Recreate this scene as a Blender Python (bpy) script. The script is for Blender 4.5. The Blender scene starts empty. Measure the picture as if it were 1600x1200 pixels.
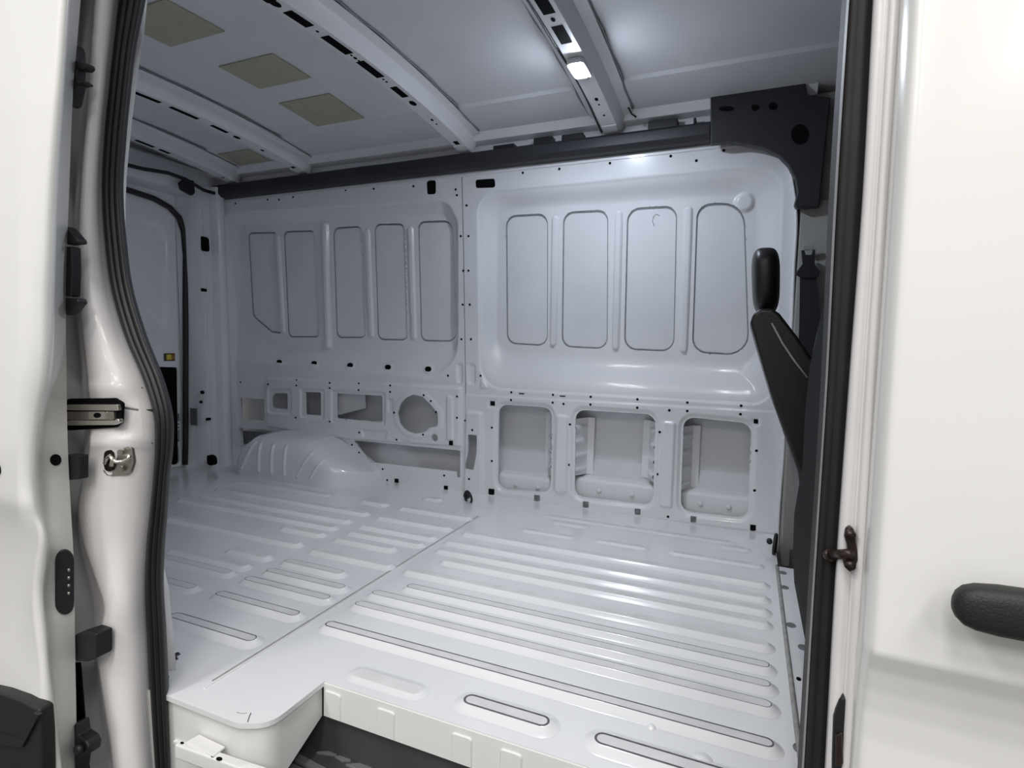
import bpy, bmesh, math
import numpy as np
from mathutils import Matrix, Vector

# ------------------------------------------------------------------ camera
FPX = 869.836                                   # focal length in pixels of a 1600 x 1200 frame
CAM = np.array([0.0, 0.0, 0.85])
# rows: vehicle axes X (towards the cab), Y (across the van), Z (up) in camera axes (right, down, forward)
ROT = np.array([[0.91953772, 0.04709827, -0.39016936],
                [0.39250465, -0.06014184, 0.91778159],
                [0.01976042, -0.99707809, -0.07378898]])
S = bpy.context.scene
COL = S.collection
cd = bpy.data.cameras.new('camera')
cd.sensor_fit = 'HORIZONTAL'; cd.sensor_width = 36.0; cd.lens = FPX / 1600 * 36
cd.clip_start = 0.02; cd.clip_end = 100
co = bpy.data.objects.new('camera', cd); COL.objects.link(co)
r, d, f = ROT[:, 0], ROT[:, 1], ROT[:, 2]
co.matrix_world = Matrix(((r[0], -d[0], -f[0], CAM[0]), (r[1], -d[1], -f[1], CAM[1]), (r[2], -d[2], -f[2], CAM[2]), (0, 0, 0, 1)))
S.camera = co

# ------------------------------------------------------------------ world, lights, exposure
w = bpy.data.worlds.new('hall_light'); S.world = w; w.use_nodes = True
w.node_tree.nodes['Background'].inputs[0].default_value = (1.0, 0.99, 0.975, 1)
w.node_tree.nodes['Background'].inputs[1].default_value = 0.48
S.view_settings.view_transform = 'Standard'; S.view_settings.look = 'None'
S.view_settings.gamma = 1; S.view_settings.use_curve_mapping = False
S.view_settings.exposure = 0.10
S.cycles.max_bounces = 12; S.cycles.diffuse_bounces = 9; S.cycles.glossy_bounces = 4
def area(name, loc, target, sx, sy, power, color):
    l = bpy.data.lights.new(name, 'AREA'); l.shape = 'RECTANGLE'; l.size = sx; l.size_y = sy
    l.energy = power; l.color = color
    o = bpy.data.objects.new(name, l); COL.objects.link(o)
    o.location = loc
    o.rotation_euler = (Vector(target) - Vector(loc)).to_track_quat('-Z', 'Y').to_euler()
    return o
# fluorescent battens under the ceiling of the hall, along the side of the van
for x in (-1.75, -0.15, 1.42):
    for dx in (-0.13, 0.13):
        for y in (-1.0, -2.9):
            area('hall_batten', (x + dx, y, 3.1), (x + dx, y, 0), 0.07, 1.3, 17, (1.0, 0.985, 0.955))

# ------------------------------------------------------------------ survey helpers
def ray(px, py):
    return ROT @ np.array([px - 800.0, py - 600.0, FPX])
def at(px, py, Y):
    v = ray(px, py); return CAM + v * ((Y - CAM[1]) / v[1])
def fl(px, py, z=0.0):
    v = ray(px, py); return CAM + v * ((z - CAM[2]) / v[2])
def ax(px, py, X):
    v = ray(px, py); return CAM + v * ((X - CAM[0]) / v[0])
def yw(z):                                      # inner face of the far side wall, leaning in towards the roof
    return np.interp(z, [-0.3, 0.0, 0.58, 1.0, 1.4, 1.9], [2.77, 2.76, 2.74, 2.715, 2.69, 2.65])
def wl(px, py, off=0.0):                        # (x, z) of a point of the far wall
    y = 2.72
    for _ in range(6):
        p = at(px, py, y + off); y = float(yw(p[2]))
    return p[0], p[2]
def wls(pts, off=0.0): return [wl(*p, off) for p in pts]
def tab(rows, py):                              # table lookup with linear extrapolation and smooth interior
    k = np.array([q[0] for q in rows], float); v = np.array([q[1] for q in rows], float)
    py = np.asarray(py, float)
    m = np.gradient(v, k)
    i = np.clip(np.searchsorted(k, py) - 1, 0, len(k) - 2)
    h = k[i + 1] - k[i]; t = (py - k[i]) / h
    tt = np.clip(t, 0, 1)
    out = (2*tt**3 - 3*tt**2 + 1)*v[i] + (tt**3 - 2*tt**2 + tt)*h*m[i] + (-2*tt**3 + 3*tt**2)*v[i+1] + (tt**3 - tt**2)*h*m[i+1]
    return out + np.where(t < 0, t*h*m[0], 0) + np.where(t > 1, (t - 1)*h*m[-1], 0)

# ------------------------------------------------------------------ materials
MATS = {}
def mat(name, col, rough=0.4, metal=0.0, coat=0.0, noise=0.0, nscale=6.0, bump=0.0, bscale=60.0, dirt=None, emit=None, spec=0.5):
    m = bpy.data.materials.new(name); m.use_nodes = True
    nt = m.node_tree; b = nt.nodes['Principled BSDF']
    b.inputs['Roughness'].default_value = rough; b.inputs['Metallic'].default_value = metal
    b.inputs['Coat Weight'].default_value = coat; b.inputs['Coat Roughness'].default_value = 0.08
    b.inputs['Specular IOR Level'].default_value = spec
    tc = nt.nodes.new('ShaderNodeTexCoord')
    n = nt.nodes.new('ShaderNodeTexNoise'); n.inputs['Scale'].default_value = nscale; n.inputs['Detail'].default_value = 6
    nt.links.new(tc.outputs['Object'], n.inputs['Vector'])
    cr = nt.nodes.new('ShaderNodeValToRGB')
    lo = [c * (1 - noise) for c in col]; hi = [min(1, c * (1 + noise)) for c in col]
    cr.color_ramp.elements[0].position = 0.3; cr.color_ramp.elements[1].position = 0.7
    cr.color_ramp.elements[0].color = (*lo, 1); cr.color_ramp.elements[1].color = (*hi, 1)
    nt.links.new(n.outputs['Fac'], cr.inputs['Fac'])
    out = cr.outputs['Color']
    if dirt:                                    # scuffs and specks: sparse patches of grime
        n2 = nt.nodes.new('ShaderNodeTexNoise'); n2.inputs['Scale'].default_value = dirt[1]; n2.inputs['Detail'].default_value = 9; n2.inputs['Roughness'].default_value = 0.75
        nt.links.new(tc.outputs['Object'], n2.inputs['Vector'])
        r2 = nt.nodes.new('ShaderNodeValToRGB'); r2.color_ramp.elements[0].position = dirt[2]; r2.color_ramp.elements[1].position = dirt[2] + 0.12
        nt.links.new(n2.outputs['Fac'], r2.inputs['Fac'])
        mx = nt.nodes.new('ShaderNodeMixRGB'); mx.inputs['Color2'].default_value = (*dirt[0], 1)
        ml = nt.nodes.new('ShaderNodeMath'); ml.operation = 'MULTIPLY'; ml.inputs[1].default_value = dirt[3]
        nt.links.new(r2.outputs['Color'], ml.inputs[0]); nt.links.new(ml.outputs[0], mx.inputs['Fac'])
        nt.links.new(out, mx.inputs['Color1']); out = mx.outputs['Color']
    nt.links.new(out, b.inputs['Base Color'])
    if bump:
        n3 = nt.nodes.new('ShaderNodeTexNoise'); n3.inputs['Scale'].default_value = bscale; n3.inputs['Detail'].default_value = 3
        nt.links.new(tc.outputs['Object'], n3.inputs['Vector'])
        bp = nt.nodes.new('ShaderNodeBump'); bp.inputs['Strength'].default_value = bump; bp.inputs['Distance'].default_value = 0.002
        nt.links.new(n3.outputs['Fac'], bp.inputs['Height']); nt.links.new(bp.outputs['Normal'], b.inputs['Normal'])
    if emit:
        b.inputs['Emission Color'].default_value = (*emit[0], 1); b.inputs['Emission Strength'].default_value = emit[1]
    MATS[name] = m; return m
mat('body_paint', (0.80, 0.793, 0.77), 0.28, coat=0.5, noise=0.01)
mat('jamb_paint', (0.79, 0.775, 0.775), 0.35, coat=0.3, noise=0.03, nscale=9, dirt=((0.45, 0.40, 0.36), 7, 0.66, 0.5))
mat('inner_paint', (0.76, 0.767, 0.79), 0.25, coat=0.4, noise=0.025, nscale=4)
mat('skin_paint', (0.74, 0.747, 0.77), 0.45, noise=0.05, nscale=3)
mat('raw_skin', (0.66, 0.67, 0.69), 0.5, noise=0.05, nscale=3)
mat('floor_paint', (0.775, 0.778, 0.79), 0.22, coat=0.5, noise=0.03, nscale=3, dirt=((0.42, 0.41, 0.41), 22, 0.68, 0.45))
mat('rib_top', (0.68, 0.675, 0.68), 0.35, noise=0.07, nscale=14, dirt=((0.36, 0.35, 0.35), 40, 0.6, 0.5))
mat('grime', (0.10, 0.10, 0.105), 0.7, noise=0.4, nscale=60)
mat('cover_plastic', (0.020, 0.020, 0.026), 0.5, noise=0.15, bump=0.25, bscale=400)
mat('shade_scuff_grey', (0.24, 0.245, 0.26), 0.6, noise=0.2, nscale=30)  # grey of the drawn-in shade lines, shared with one floor scuff
mat('seam_sealer', (0.30, 0.295, 0.28), 0.6, noise=0.2, nscale=40)
mat('roof_paint', (0.68, 0.69, 0.715), 0.42, coat=0.1, noise=0.03, nscale=5)
mat('bow_paint', (0.74, 0.745, 0.77), 0.35, coat=0.2, noise=0.03)
mat('black_plastic', (0.009, 0.009, 0.012), 0.5, noise=0.15, bump=0.25, bscale=400)
mat('dark_cavity', (0.006, 0.006, 0.007), 0.9, spec=0.05)
mat('rubber', (0.012, 0.011, 0.011), 0.48, noise=0.15, nscale=12)
mat('rubber_brown', (0.018, 0.016, 0.0145), 0.6, spec=0.35, noise=0.2, nscale=14)
mat('seat_vinyl', (0.008, 0.008, 0.009), 0.38, noise=0.15, bump=0.3, bscale=350)
mat('piping', (0.30, 0.29, 0.28), 0.5)
mat('seat_shell', (0.008, 0.009, 0.0095), 0.8, spec=0.15, noise=0.1, bump=0.3, bscale=500)
mat('cab_trim', (0.30, 0.295, 0.275), 0.6, noise=0.05, bump=0.2, bscale=300)
mat('cab_dark', (0.05, 0.05, 0.05), 0.7)
mat('belt_web', (0.012, 0.013, 0.022), 0.7, noise=0.2, nscale=200)
mat('foam_pad', (0.40, 0.39, 0.30), 0.85, noise=0.06, nscale=30, bump=0.3, bscale=200)
mat('steel', (0.50, 0.47, 0.43), 0.32, metal=0.9, noise=0.15, nscale=30, dirt=((0.20, 0.17, 0.14), 30, 0.55, 0.6))
mat('bright_steel', (0.78, 0.75, 0.70), 0.22, metal=0.9, noise=0.05)
mat('lens', (0.95, 0.97, 1.0), 0.3, emit=((0.78, 0.865, 1.0), 560))
mat('lamp_shell', (0.72, 0.73, 0.76), 0.35)
mat('label_yellow', (0.60, 0.50, 0.05), 0.5, noise=0.1)
mat('label_dark', (0.06, 0.05, 0.02), 0.5)
mat('label_orange', (0.35, 0.12, 0.03), 0.5)
mat('label_grey', (0.16, 0.17, 0.18), 0.5, noise=0.5, nscale=120)
mat('glass_dark', (0.01, 0.02, 0.018), 0.08)
mat('concrete', (0.10, 0.095, 0.09), 0.7, noise=0.15, nscale=2)
mat('cladding', (0.012, 0.0115, 0.011), 0.55, noise=0.1, bump=0.4, bscale=400)
mat('step_plastic', (0.055, 0.060, 0.060), 0.5, noise=0.1, bump=0.4, bscale=500)
mat('step_tread', (0.15, 0.16, 0.16), 0.55, noise=0.15, bump=0.3, bscale=300)
mat('bracket_paint', (0.76, 0.756, 0.745), 0.4, noise=0.03)

# ------------------------------------------------------------------ mesh helpers
def tag(o, label=None, cat=None, group=None, kind=None):
    if label: o['label'] = label
    if cat: o['category'] = cat
    if group: o['group'] = group
    if kind: o['kind'] = kind
    return o
def obj(name, verts, faces, m, parent=None, smooth=True, mats=None, fm=None):
    me = bpy.data.meshes.new(name)
    me.from_pydata([tuple(map(float, v)) for v in verts], [], [tuple(int(i) for i in q) for q in faces])
    for q in (mats or [m]): me.materials.append(MATS[q])
    if fm is not None: me.polygons.foreach_set('material_index', np.asarray(fm, np.int32))
    me.polygons.foreach_set('use_smooth', np.full(len(me.polygons), smooth))
    me.update()
    o = bpy.data.objects.new(name, me); COL.objects.link(o)
    if parent is not None: o.parent = parent
    return o
def empty(name, loc=(0, 0, 0)):
    o = bpy.data.objects.new(name, None); COL.objects.link(o); o.location = loc; return o
class MB:
    def __init__(s): s.v = []; s.f = []; s.fm = []
    def add(s, v, f, mi=0):
        n = len(s.v); s.v += [tuple(map(float, p)) for p in v]; s.f += [tuple(i + n for i in q) for q in f]; s.fm += [mi] * len(f); return s
    def box(s, a, b, mi=0):
        (x0, y0, z0), (x1, y1, z1) = a, b
        return s.add([(x0,y0,z0),(x1,y0,z0),(x1,y1,z0),(x0,y1,z0),(x0,y0,z1),(x1,y0,z1),(x1,y1,z1),(x0,y1,z1)],
              [(0,3,2,1),(4,5,6,7),(0,1,5,4),(1,2,6,5),(2,3,7,6),(3,0,4,7)], mi)
    def tube(s, pts, rad, n=10, closed=False, mi=0):
        P = [Vector(map(float, p)) for p in pts]; N = len(P); rads = rad if isinstance(rad, (list, tuple)) else [rad] * N
        V = []; up = None
        for i, p in enumerate(P):
            a = P[(i - 1) % N] if (closed or i > 0) else p; b = P[(i + 1) % N] if (closed or i < N - 1) else p
            t = (b - a).normalized()
            if up is None:
                up = Vector((0, 0, 1)) if abs(t.z) < 0.9 else Vector((1, 0, 0))
            u = (up - t * up.dot(t)).normalized(); w_ = t.cross(u); up = u
            V += [p + (u * math.cos(k * 2 * math.pi / n) + w_ * math.sin(k * 2 * math.pi / n)) * rads[i] for k in range(n)]
        F = []
        for i in range(N if closed else N - 1):
            j = (i + 1) % N
            F += [(i*n + k, i*n + (k+1) % n, j*n + (k+1) % n, j*n + k) for k in range(n)]
        if not closed: F += [tuple(range(n - 1, -1, -1)), tuple((N - 1)*n + k for k in range(n))]
        return s.add(V, F, mi)
    def prism(s, poly3, ext, mi=0, bevel=0.0):
        """closed polygon (3-D points) extruded along vector ext, the far edge drawn in by bevel"""
        P = np.array(poly3, float); e = np.array(ext, float); n = len(P); c = P.mean(0)
        L = np.linalg.norm(e)
        if bevel:
            Q = P + e * (1 - bevel / L)
            k = 1 - bevel / np.maximum(np.linalg.norm(P - c, axis=1), 1e-6)
            T = c + (P - c) * k[:, None] + e
            V = np.vstack([P, Q, T]); F = []
            for a in (0, n): F += [(a + i, a + (i+1) % n, a + n + (i+1) % n, a + n + i) for i in range(n)]
            F += [tuple(range(n - 1, -1, -1)), tuple(2*n + i for i in range(n))]
        else:
            V = np.vstack([P, P + e]); F = [(i, (i+1) % n, n + (i+1) % n, n + i) for i in range(n)] + [tuple(range(n - 1, -1, -1)), tuple(n + i for i in range(n))]
        return s.add(V, F, mi)
    def build(s, name, m, parent=None, smooth=False, mats=None):
        return obj(name, s.v, s.f, m, parent, smooth, mats, s.fm if mats else None)
def soft(o, ang=40):
    """smooth shading with creases"""
    me = o.data
    me.polygons.foreach_set('use_smooth', np.ones(len(me.polygons), bool))
    me.set_sharp_from_angle(angle=math.radians(ang)); return o
def bevel(o, wdt=0.003, seg=2):
    b = o.modifiers.new('bevel', 'BEVEL'); b.width = wdt; b.segments = seg; b.limit_method = 'ANGLE'; b.angle_limit = math.radians(35)
    o.data.polygons.foreach_set('use_smooth', np.ones(len(o.data.polygons), bool))
    n = o.modifiers.new('wn', 'WEIGHTED_NORMAL'); n.keep_sharp = False
    return o
def rpoly(pts, r, n=6):
    """polygon with rounded corners -> dense outline; r may be a list"""
    P = np.array(pts, float); N = len(P); out = []
    rs = r if isinstance(r, (list, tuple)) else [r] * N
    for i in range(N):
        a, b, c = P[i-1], P[i], P[(i+1) % N]
        u = a - b; v = c - b; lu, lv = np.linalg.norm(u), np.linalg.norm(v); u /= lu; v /= lv
        ang = math.acos(max(-1, min(1, float(u @ v))))
        t = min(rs[i] / math.tan(ang / 2), 0.48 * lu, 0.48 * lv)
        if t < 1e-5: out.append(b); continue
        rr = t * math.tan(ang / 2); bis = (u + v) / np.linalg.norm(u + v); cen = b + bis * rr / math.sin(ang / 2)
        p0 = b + u * t; p1 = b + v * t
        a0 = math.atan2(*(p0 - cen)[::-1]); a1 = math.atan2(*(p1 - cen)[::-1])
        da = (a1 - a0 + math.pi) % (2 * math.pi) - math.pi
        out += [cen + rr * np.array([math.cos(a0 + da*k/n), math.sin(a0 + da*k/n)]) for k in range(n + 1)]
    return np.array(out)
def sdf(P, poly):
    """signed distance, negative inside"""
    poly = np.asarray(poly, float); A = poly; B = np.roll(poly, -1, 0)
    d2 = np.full(len(P), 1e9); ins = np.zeros(len(P), bool)
    for a, b in zip(A, B):
        e = b - a; wv = P - a; t = np.clip((wv @ e) / max(e @ e, 1e-12), 0, 1)
        q = wv - t[:, None] * e; d2 = np.minimum(d2, (q**2).sum(1))
        c = ((a[1] > P[:, 1]) != (b[1] > P[:, 1]))
        with np.errstate(divide='ignore', invalid='ignore'):
            xx = (b[0] - a[0]) * (P[:, 1] - a[1]) / (b[1] - a[1]) + a[0]
        ins ^= c & (P[:, 0] < xx)
    return np.where(ins, -1, 1) * np.sqrt(d2)
def sdfb(P, poly, margin=0.06):
    poly = np.asarray(poly); lo = poly.min(0) - margin; hi = poly.max(0) + margin
    k = ((P > lo) & (P < hi)).all(1); out = np.full(len(P), margin)
    if k.any(): out[k] = np.clip(sdf(P[k], poly), -1, margin)
    return out
def sm(t): t = np.clip(t, 0, 1); return t * t * (3 - 2 * t)
def sheet(name, ur, vr, cell, to3d, depth, holes, m, parent, rim=0.008, back=(0, 1, 0), keep=None, edge_rim=False):
    """pressed sheet metal: a fine grid in (u, v), shaped by depth(P), with real holes and turned rims"""
    nu = int((ur[1] - ur[0]) / cell) + 1; nv = int((vr[1] - vr[0]) / cell) + 1
    U, V = np.meshgrid(np.linspace(*ur, nu), np.linspace(*vr, nv), indexing='ij')
    P = np.stack([U.ravel(), V.ravel()], 1)
    H = np.full(len(P), 1.0); P0 = P.copy()
    shapes = list(holes)
    def field(Q):
        h = np.full(len(Q), 0.06)
        for p in shapes: h = np.minimum(h, sdfb(Q, p))
        if keep is not None: h = np.minimum(h, -sdf(Q, keep))
        return h
    if shapes or keep is not None:
        H = field(P)
        near = np.abs(H) < 0.62 * cell; e = cell * 0.25
        for _ in range(2):
            Q = P[near]
            if not len(Q): break
            h0 = field(Q); gx = (field(Q + [e, 0]) - h0) / e; gy = (field(Q + [0, e]) - h0) / e
            g = np.stack([gx, gy], 1); gl = np.maximum((g**2).sum(1), 0.25)
            P[near] = Q - g * (h0 / gl)[:, None]
    idx = np.arange(nu * nv).reshape(nu, nv)
    F = np.stack([idx[:-1, :-1].ravel(), idx[1:, :-1].ravel(), idx[1:, 1:].ravel(), idx[:-1, 1:].ravel()], 1)
    if shapes or keep is not None:
        Hc = field(P[F].mean(1)); F = F[Hc > 0]
    used = np.zeros(len(P), bool); used[F.ravel()] = True
    re = np.cumsum(used) - 1; P = P[used]; F = re[F]
    D = depth(P) if depth else np.zeros(len(P))
    X = to3d(P, D)
    verts = [X]; faces = [F]
    if rim:
        E_ = np.concatenate([F[:, [0, 1]], F[:, [1, 2]], F[:, [2, 3]], F[:, [3, 0]]])
        key = np.sort(E_, 1); k = key[:, 0].astype(np.int64) * len(P) + key[:, 1]
        uq, inv, cnt = np.unique(k, return_inverse=True, return_counts=True)
        B = E_[cnt[inv] == 1]
        if not edge_rim:
            on = (np.abs(P[:, 0] - ur[0]) < 1e-6) | (np.abs(P[:, 0] - ur[1]) < 1e-6) | (np.abs(P[:, 1] - vr[0]) < 1e-6) | (np.abs(P[:, 1] - vr[1]) < 1e-6)
            B = B[~(on[B[:, 0]] & on[B[:, 1]])]
        ids = np.unique(B); mp = np.full(len(P), -1); mp[ids] = np.arange(len(ids)); n0 = len(X); n1 = len(ids)
        verts += [X[ids], X[ids] + np.array(back) * rim]
        faces += [np.stack([mp[B[:, 1]] + n0, mp[B[:, 0]] + n0, mp[B[:, 0]] + n0 + n1, mp[B[:, 1]] + n0 + n1], 1)]
    Vx = np.vstack(verts); Fx = np.vstack(faces)
    me = bpy.data.meshes.new(name)
    me.vertices.add(len(Vx)); me.vertices.foreach_set('co', Vx.astype(np.float32).ravel())
    me.loops.add(Fx.size); me.loops.foreach_set('vertex_index', Fx.astype(np.int32).ravel())
    me.polygons.add(len(Fx)); me.polygons.foreach_set('loop_start', np.arange(0, Fx.size, 4, dtype=np.int32))
    me.update(calc_edges=True); me.polygons.foreach_set('use_smooth', np.ones(len(Fx), bool)); me.materials.append(MATS[m])
    me.validate(); me.update()
    o = bpy.data.objects.new(name, me); COL.objects.link(o)
    if parent is not None: o.parent = parent
    return o
def loft(name, rows, cols, m, parent=None, thick=0.0, smooth=True):
    """rows: image heights; cols: list of (px table or callable, Y or Y table) -> surface through surveyed lines"""
    rows = np.asarray(rows, float); V = []; nc = len(cols)
    for py in rows:
        for c, Y in cols:
            px = c(py) if callable(c) else (float(tab(c, py)) if isinstance(c, list) else c)
            yy = float(np.interp(py, [q[0] for q in Y], [q[1] for q in Y])) if isinstance(Y, list) else Y
            V.append(at(px, py, yy))
    F = [(i*nc + j, i*nc + j + 1, (i+1)*nc + j + 1, (i+1)*nc + j) for i in range(len(rows) - 1) for j in range(nc - 1)]
    o = obj(name, V, F, m, parent, smooth)
    if thick:
        s_ = o.modifiers.new('solid', 'SOLIDIFY'); s_.thickness = thick; s_.offset = 0
    return o
def pill(c, u, v, a, b, n=8):
    """stadium outline: centre c, long half a along u, short half b along v"""
    c, u, v = map(lambda q: np.array(q, float), (c, u, v)); out = []
    for k in range(n + 1): t = -math.pi/2 + math.pi*k/n; out.append(c + u*(a - b + b*math.cos(t)) + v*b*math.sin(t))
    for k in range(n + 1): t = math.pi/2 + math.pi*k/n; out.append(c + u*(-(a - b) + b*math.cos(t)) + v*b*math.sin(t))
    return out
def disc(c, u, v, a, b, n=14):
    c, u, v = map(lambda q: np.array(q, float), (c, u, v))
    return [c + u*a*math.cos(2*math.pi*k/n) + v*b*math.sin(2*math.pi*k/n) for k in range(n)]
# ================================================================== SETTING: ground and van shell
g = MB().box((-9, -7, -0.72), (8, 8, -0.70)).build('ground', 'concrete')
tag(g, 'dark concrete hall floor below the van', 'ground', kind='structure')

# ------------------------------------------------------------------ cargo floor
XS = -1.184                                     # seam between the two floor pressings
YF, YN, XN = 1.045, 0.845, -0.936               # near edge of the floor, outer edge behind the step notch, notch corner
fp = rpoly([(0.205, YF), (0.205, 2.36), (0.14, 2.36), (0.14, 2.775), (-3.34, 2.775), (-3.34, 0.90), (-1.30, 0.90), (-1.235, YN), (-1.0, YN), (XN, YN + 0.03), (XN, YF)],
           [0, 0, 0, 0, 0, 0, 0, 0.004, 0.06, 0.06, 0.002])
floor = MB().prism([(x, y, -0.012) for x, y in fp], (0, 0, 0.012)).build('floor', 'floor_paint')
tag(floor, 'ribbed white painted steel load floor of the van', 'floor', kind='structure')
# seam with its sealer
s_ = MB(); s_.prism([(XS - 0.004, 0.93, 0.0), (XS + 0.004, 0.93, 0.0), (XS + 0.004, 2.40, 0.0), (XS - 0.004, 2.40, 0.0)], (0, 0, 0.0012))
s_.build('floor_seam', 'seam_sealer', floor)
s2 = MB(); s2.prism([(XS + 0.004, 0.90, 0.0), (XS + 0.011, 0.90, 0.0), (XS + 0.011, 2.40, 0.0), (XS + 0.004, 2.40, 0.0)], (0, 0, 0.0022), bevel=0.001)
s2.build('seam_lip', 'floor_paint', floor)
def floor_rib(x0, x1, y, ow=0.037, tw=0.016, h=0.0145, gr=0.0022, name='floor_rib'):
    cx, hl = (x0 + x1) / 2, (x1 - x0) / 2; ow = min(ow, hl * 0.9); tw = min(tw, ow * 0.45)
    rings = [(hl, ow, 0.0004), (hl - (ow-tw)*0.18, ow - (ow-tw)*0.22, h*0.10), (hl - (ow-tw)*0.85, tw + (ow-tw)*0.15, h*0.88), (hl - (ow-tw), tw, h), (hl - (ow-tw) - gr, tw - gr, h)]
    V = []; F = []; fm = []; n = 18
    for a, b, z in rings: V += [(p[0], p[1], z) for p in pill((cx, y), (1, 0), (0, 1), a, b)]
    for k in range(len(rings) - 1):
        F += [(k*n + i, k*n + (i+1) % n, (k+1)*n + (i+1) % n, (k+1)*n + i) for i in range(n)]; fm += [1 if k == 3 else 0] * n
    F.append(tuple((len(rings) - 1)*n + i for i in range(n))); fm.append(2)
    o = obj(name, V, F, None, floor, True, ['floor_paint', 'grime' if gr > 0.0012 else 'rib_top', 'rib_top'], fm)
    o.data.set_sharp_from_angle(angle=math.radians(30)); return o
XR = 0.108
front = [((729, 834), 0.0008), ((702, 847), 0.0008), ((689, 860), 0.0008), ((697, 877), 0.0012), ((640, 892), 0.0012), ((640, 918), 0.0026), ((586, 928), 0.0022), ((560, 945), 0.0022), ((514, 977), 0.0042)]
for p, gr in front:
    q = fl(*p); floor_rib(q[0] - 0.02, XR, q[1] - 0.012, gr=gr)
for a, b in (((864, 814), (922, 825)), ((817, 825), (899, 842)), ((929, 844), (1016, 856)), ((1044, 861), (1196, 886)), ((1123, 850), (1176, 863)), ((849, 806), (1150, 848))):
    p, q = fl(*a), fl(*b); floor_rib(p[0], q[0], (p[1] + q[1]) / 2 - 0.01, ow=0.034, h=0.008, gr=0.0008)
for a, b, gr in (((664, 779), (692, 783), .0008), ((626, 795), (739, 811), .0008), ((592, 809), (707, 828), .0008), ((564, 823), (684, 843), .0008), ((546, 833), (665, 853), .0008),
             ((525, 843), (621, 860), .0008), ((486, 862), (619, 886), .0012), ((442, 880), (545, 898), .0018), ((412, 896), (550, 920), .0022), ((380, 908), (525, 938), .0024),
             ((338, 930), (475, 965), .0030), ((268, 964), (408, 1005), .0034),
             ((568, 784), (607, 791), .0008), ((372, 752), (516, 776), .0008), ((341, 765), (577, 805), .0008), ((320, 775), (549, 817), .0008), ((285, 781), (526, 828), .0008),
             ((442, 826), (511, 837), .0008), ((270, 810), (470, 855), .001), ((358, 861), (428, 873), .0012), ((265, 862), (398, 886), .0012), ((255, 872), (366, 900), .0014), ((245, 905), (310, 924), .0014)):
    p, q = fl(*a), fl(*b); floor_rib(p[0] - 0.01, q[0] + 0.01, (p[1] + q[1]) / 2 - 0.008, gr=gr)
# short raised pads by the step edge and the plain dish between them
for a, b, gr in (((722, 1096), (862, 1137), .0055), ((925, 1157), (1190, 1236), .0055)):
    p, q = fl(*a), fl(*b); floor_rib(p[0] - 0.02, q[0] + 0.02, (p[1] + q[1]) / 2, ow=0.044, tw=0.019, gr=gr, h=0.011)
p, q = fl(545, 1048), fl(668, 1088)
o = floor_rib(p[0], q[0], (p[1] + q[1]) / 2, ow=0.038, tw=0.026, h=0.006, gr=0.0005, name='floor_dish')
for px, py, rr in ((1097, 1187, 0.022), (1018, 1137, 0.010)):
    c = fl(px, py); V = [(c[0], c[1], 0.007)]; F = []
    for k, (a, z) in enumerate(((0.5, 0.0062), (0.85, 0.0030), (1.0, 0.0003))):
        V += [(c[0] + rr*a*math.cos(t*math.pi/8), c[1] + rr*a*math.sin(t*math.pi/8), z) for t in range(16)]
    F += [(0, 1 + i, 1 + (i+1) % 16) for i in range(16)] + [(1 + k*16 + i, 17 + k*16 + i, 17 + k*16 + (i+1) % 16, 1 + k*16 + (i+1) % 16) for k in range(2) for i in range(16)]
    obj('floor_dimple', V, F, 'floor_paint', floor)
MB().tube([(0.137, y, 0.0) for y in np.linspace(1.046, 2.36, 30)], 0.0065, 8).build('threshold_bead', 'seam_sealer', floor, True)
for px, py in ((1223, 895), (1226, 918), (1236, 977), (1255, 1012), (1250, 1170)):
    c = fl(px, py); MB().prism(disc((c[0], c[1], 0.0), (1, 0, 0), (0, 1, 0), 0.014, 0.017), (0, 0, 0.0012)).build('floor_plug', 'label_grey', floor)
c = fl(1248, 1061); MB().prism(disc((c[0], c[1], 0.0), (1, 0, 0), (0, 1, 0), 0.006, 0.009), (0, 0, 0.0008)).build('floor_hole', 'dark_cavity', floor)
# step edge of the floor
e = MB(); e.prism([(XN, YF + 0.004, -0.001), (XN, YF - 0.002, -0.004), (XN, YF - 0.003, -0.088), (XN, YF + 0.04, -0.092), (XN, YF + 0.04, -0.002)], (1.16, 0, 0))
soft(e.build('step_edge', 'bracket_paint', floor))
for px in (520, 603, 722, 799, 905):
    c = at(px, 1085 + (px - 520) * 0.285, YF - 0.003)
    q = rpoly([(c[0] - 0.026, -0.088), (c[0] + 0.026, -0.088), (c[0] + 0.026, -0.018), (c[0] - 0.026, -0.018)], [0, 0, 0.008, 0.008], 3)
    MB().prism([(x, YF - 0.0025, z) for x, z in q], (0, -0.004, 0), bevel=0.0035).build('edge_pressing', 'bracket_paint', floor)
sp = rpoly([(-1.0, YN + 0.010), (XN - 0.008, YN + 0.038), (XN - 0.008, 3.0), (-1.32, 3.0), (-1.32, YN + 0.010)], [0.05, 0.05, 0, 0, 0])
sp = [(-1.32, YN + 0.010)] + [tuple(q) for q in sp if q[1] < 1.0 and q[0] > -1.3] + [(XN - 0.008, YF)]
V = [(x, y, z) for x, y in sp for z in (-0.0125, float(np.interp(y, [0.85, 0.9, YF], [-0.26, -0.165, -0.092])))]
sk_ = obj('notch_skirt', V, [(2*i, 2*i + 1, 2*i + 3, 2*i + 2) for i in range(len(sp) - 1)], 'bracket_paint', floor); sk_.data.set_sharp_from_angle(angle=math.radians(35))
k = MB().box((-1.22, YN + 0.004, -0.118), (XN - 0.02, YN + 0.012, -0.112)).build('notch_lip', 'bracket_paint', floor)

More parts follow.
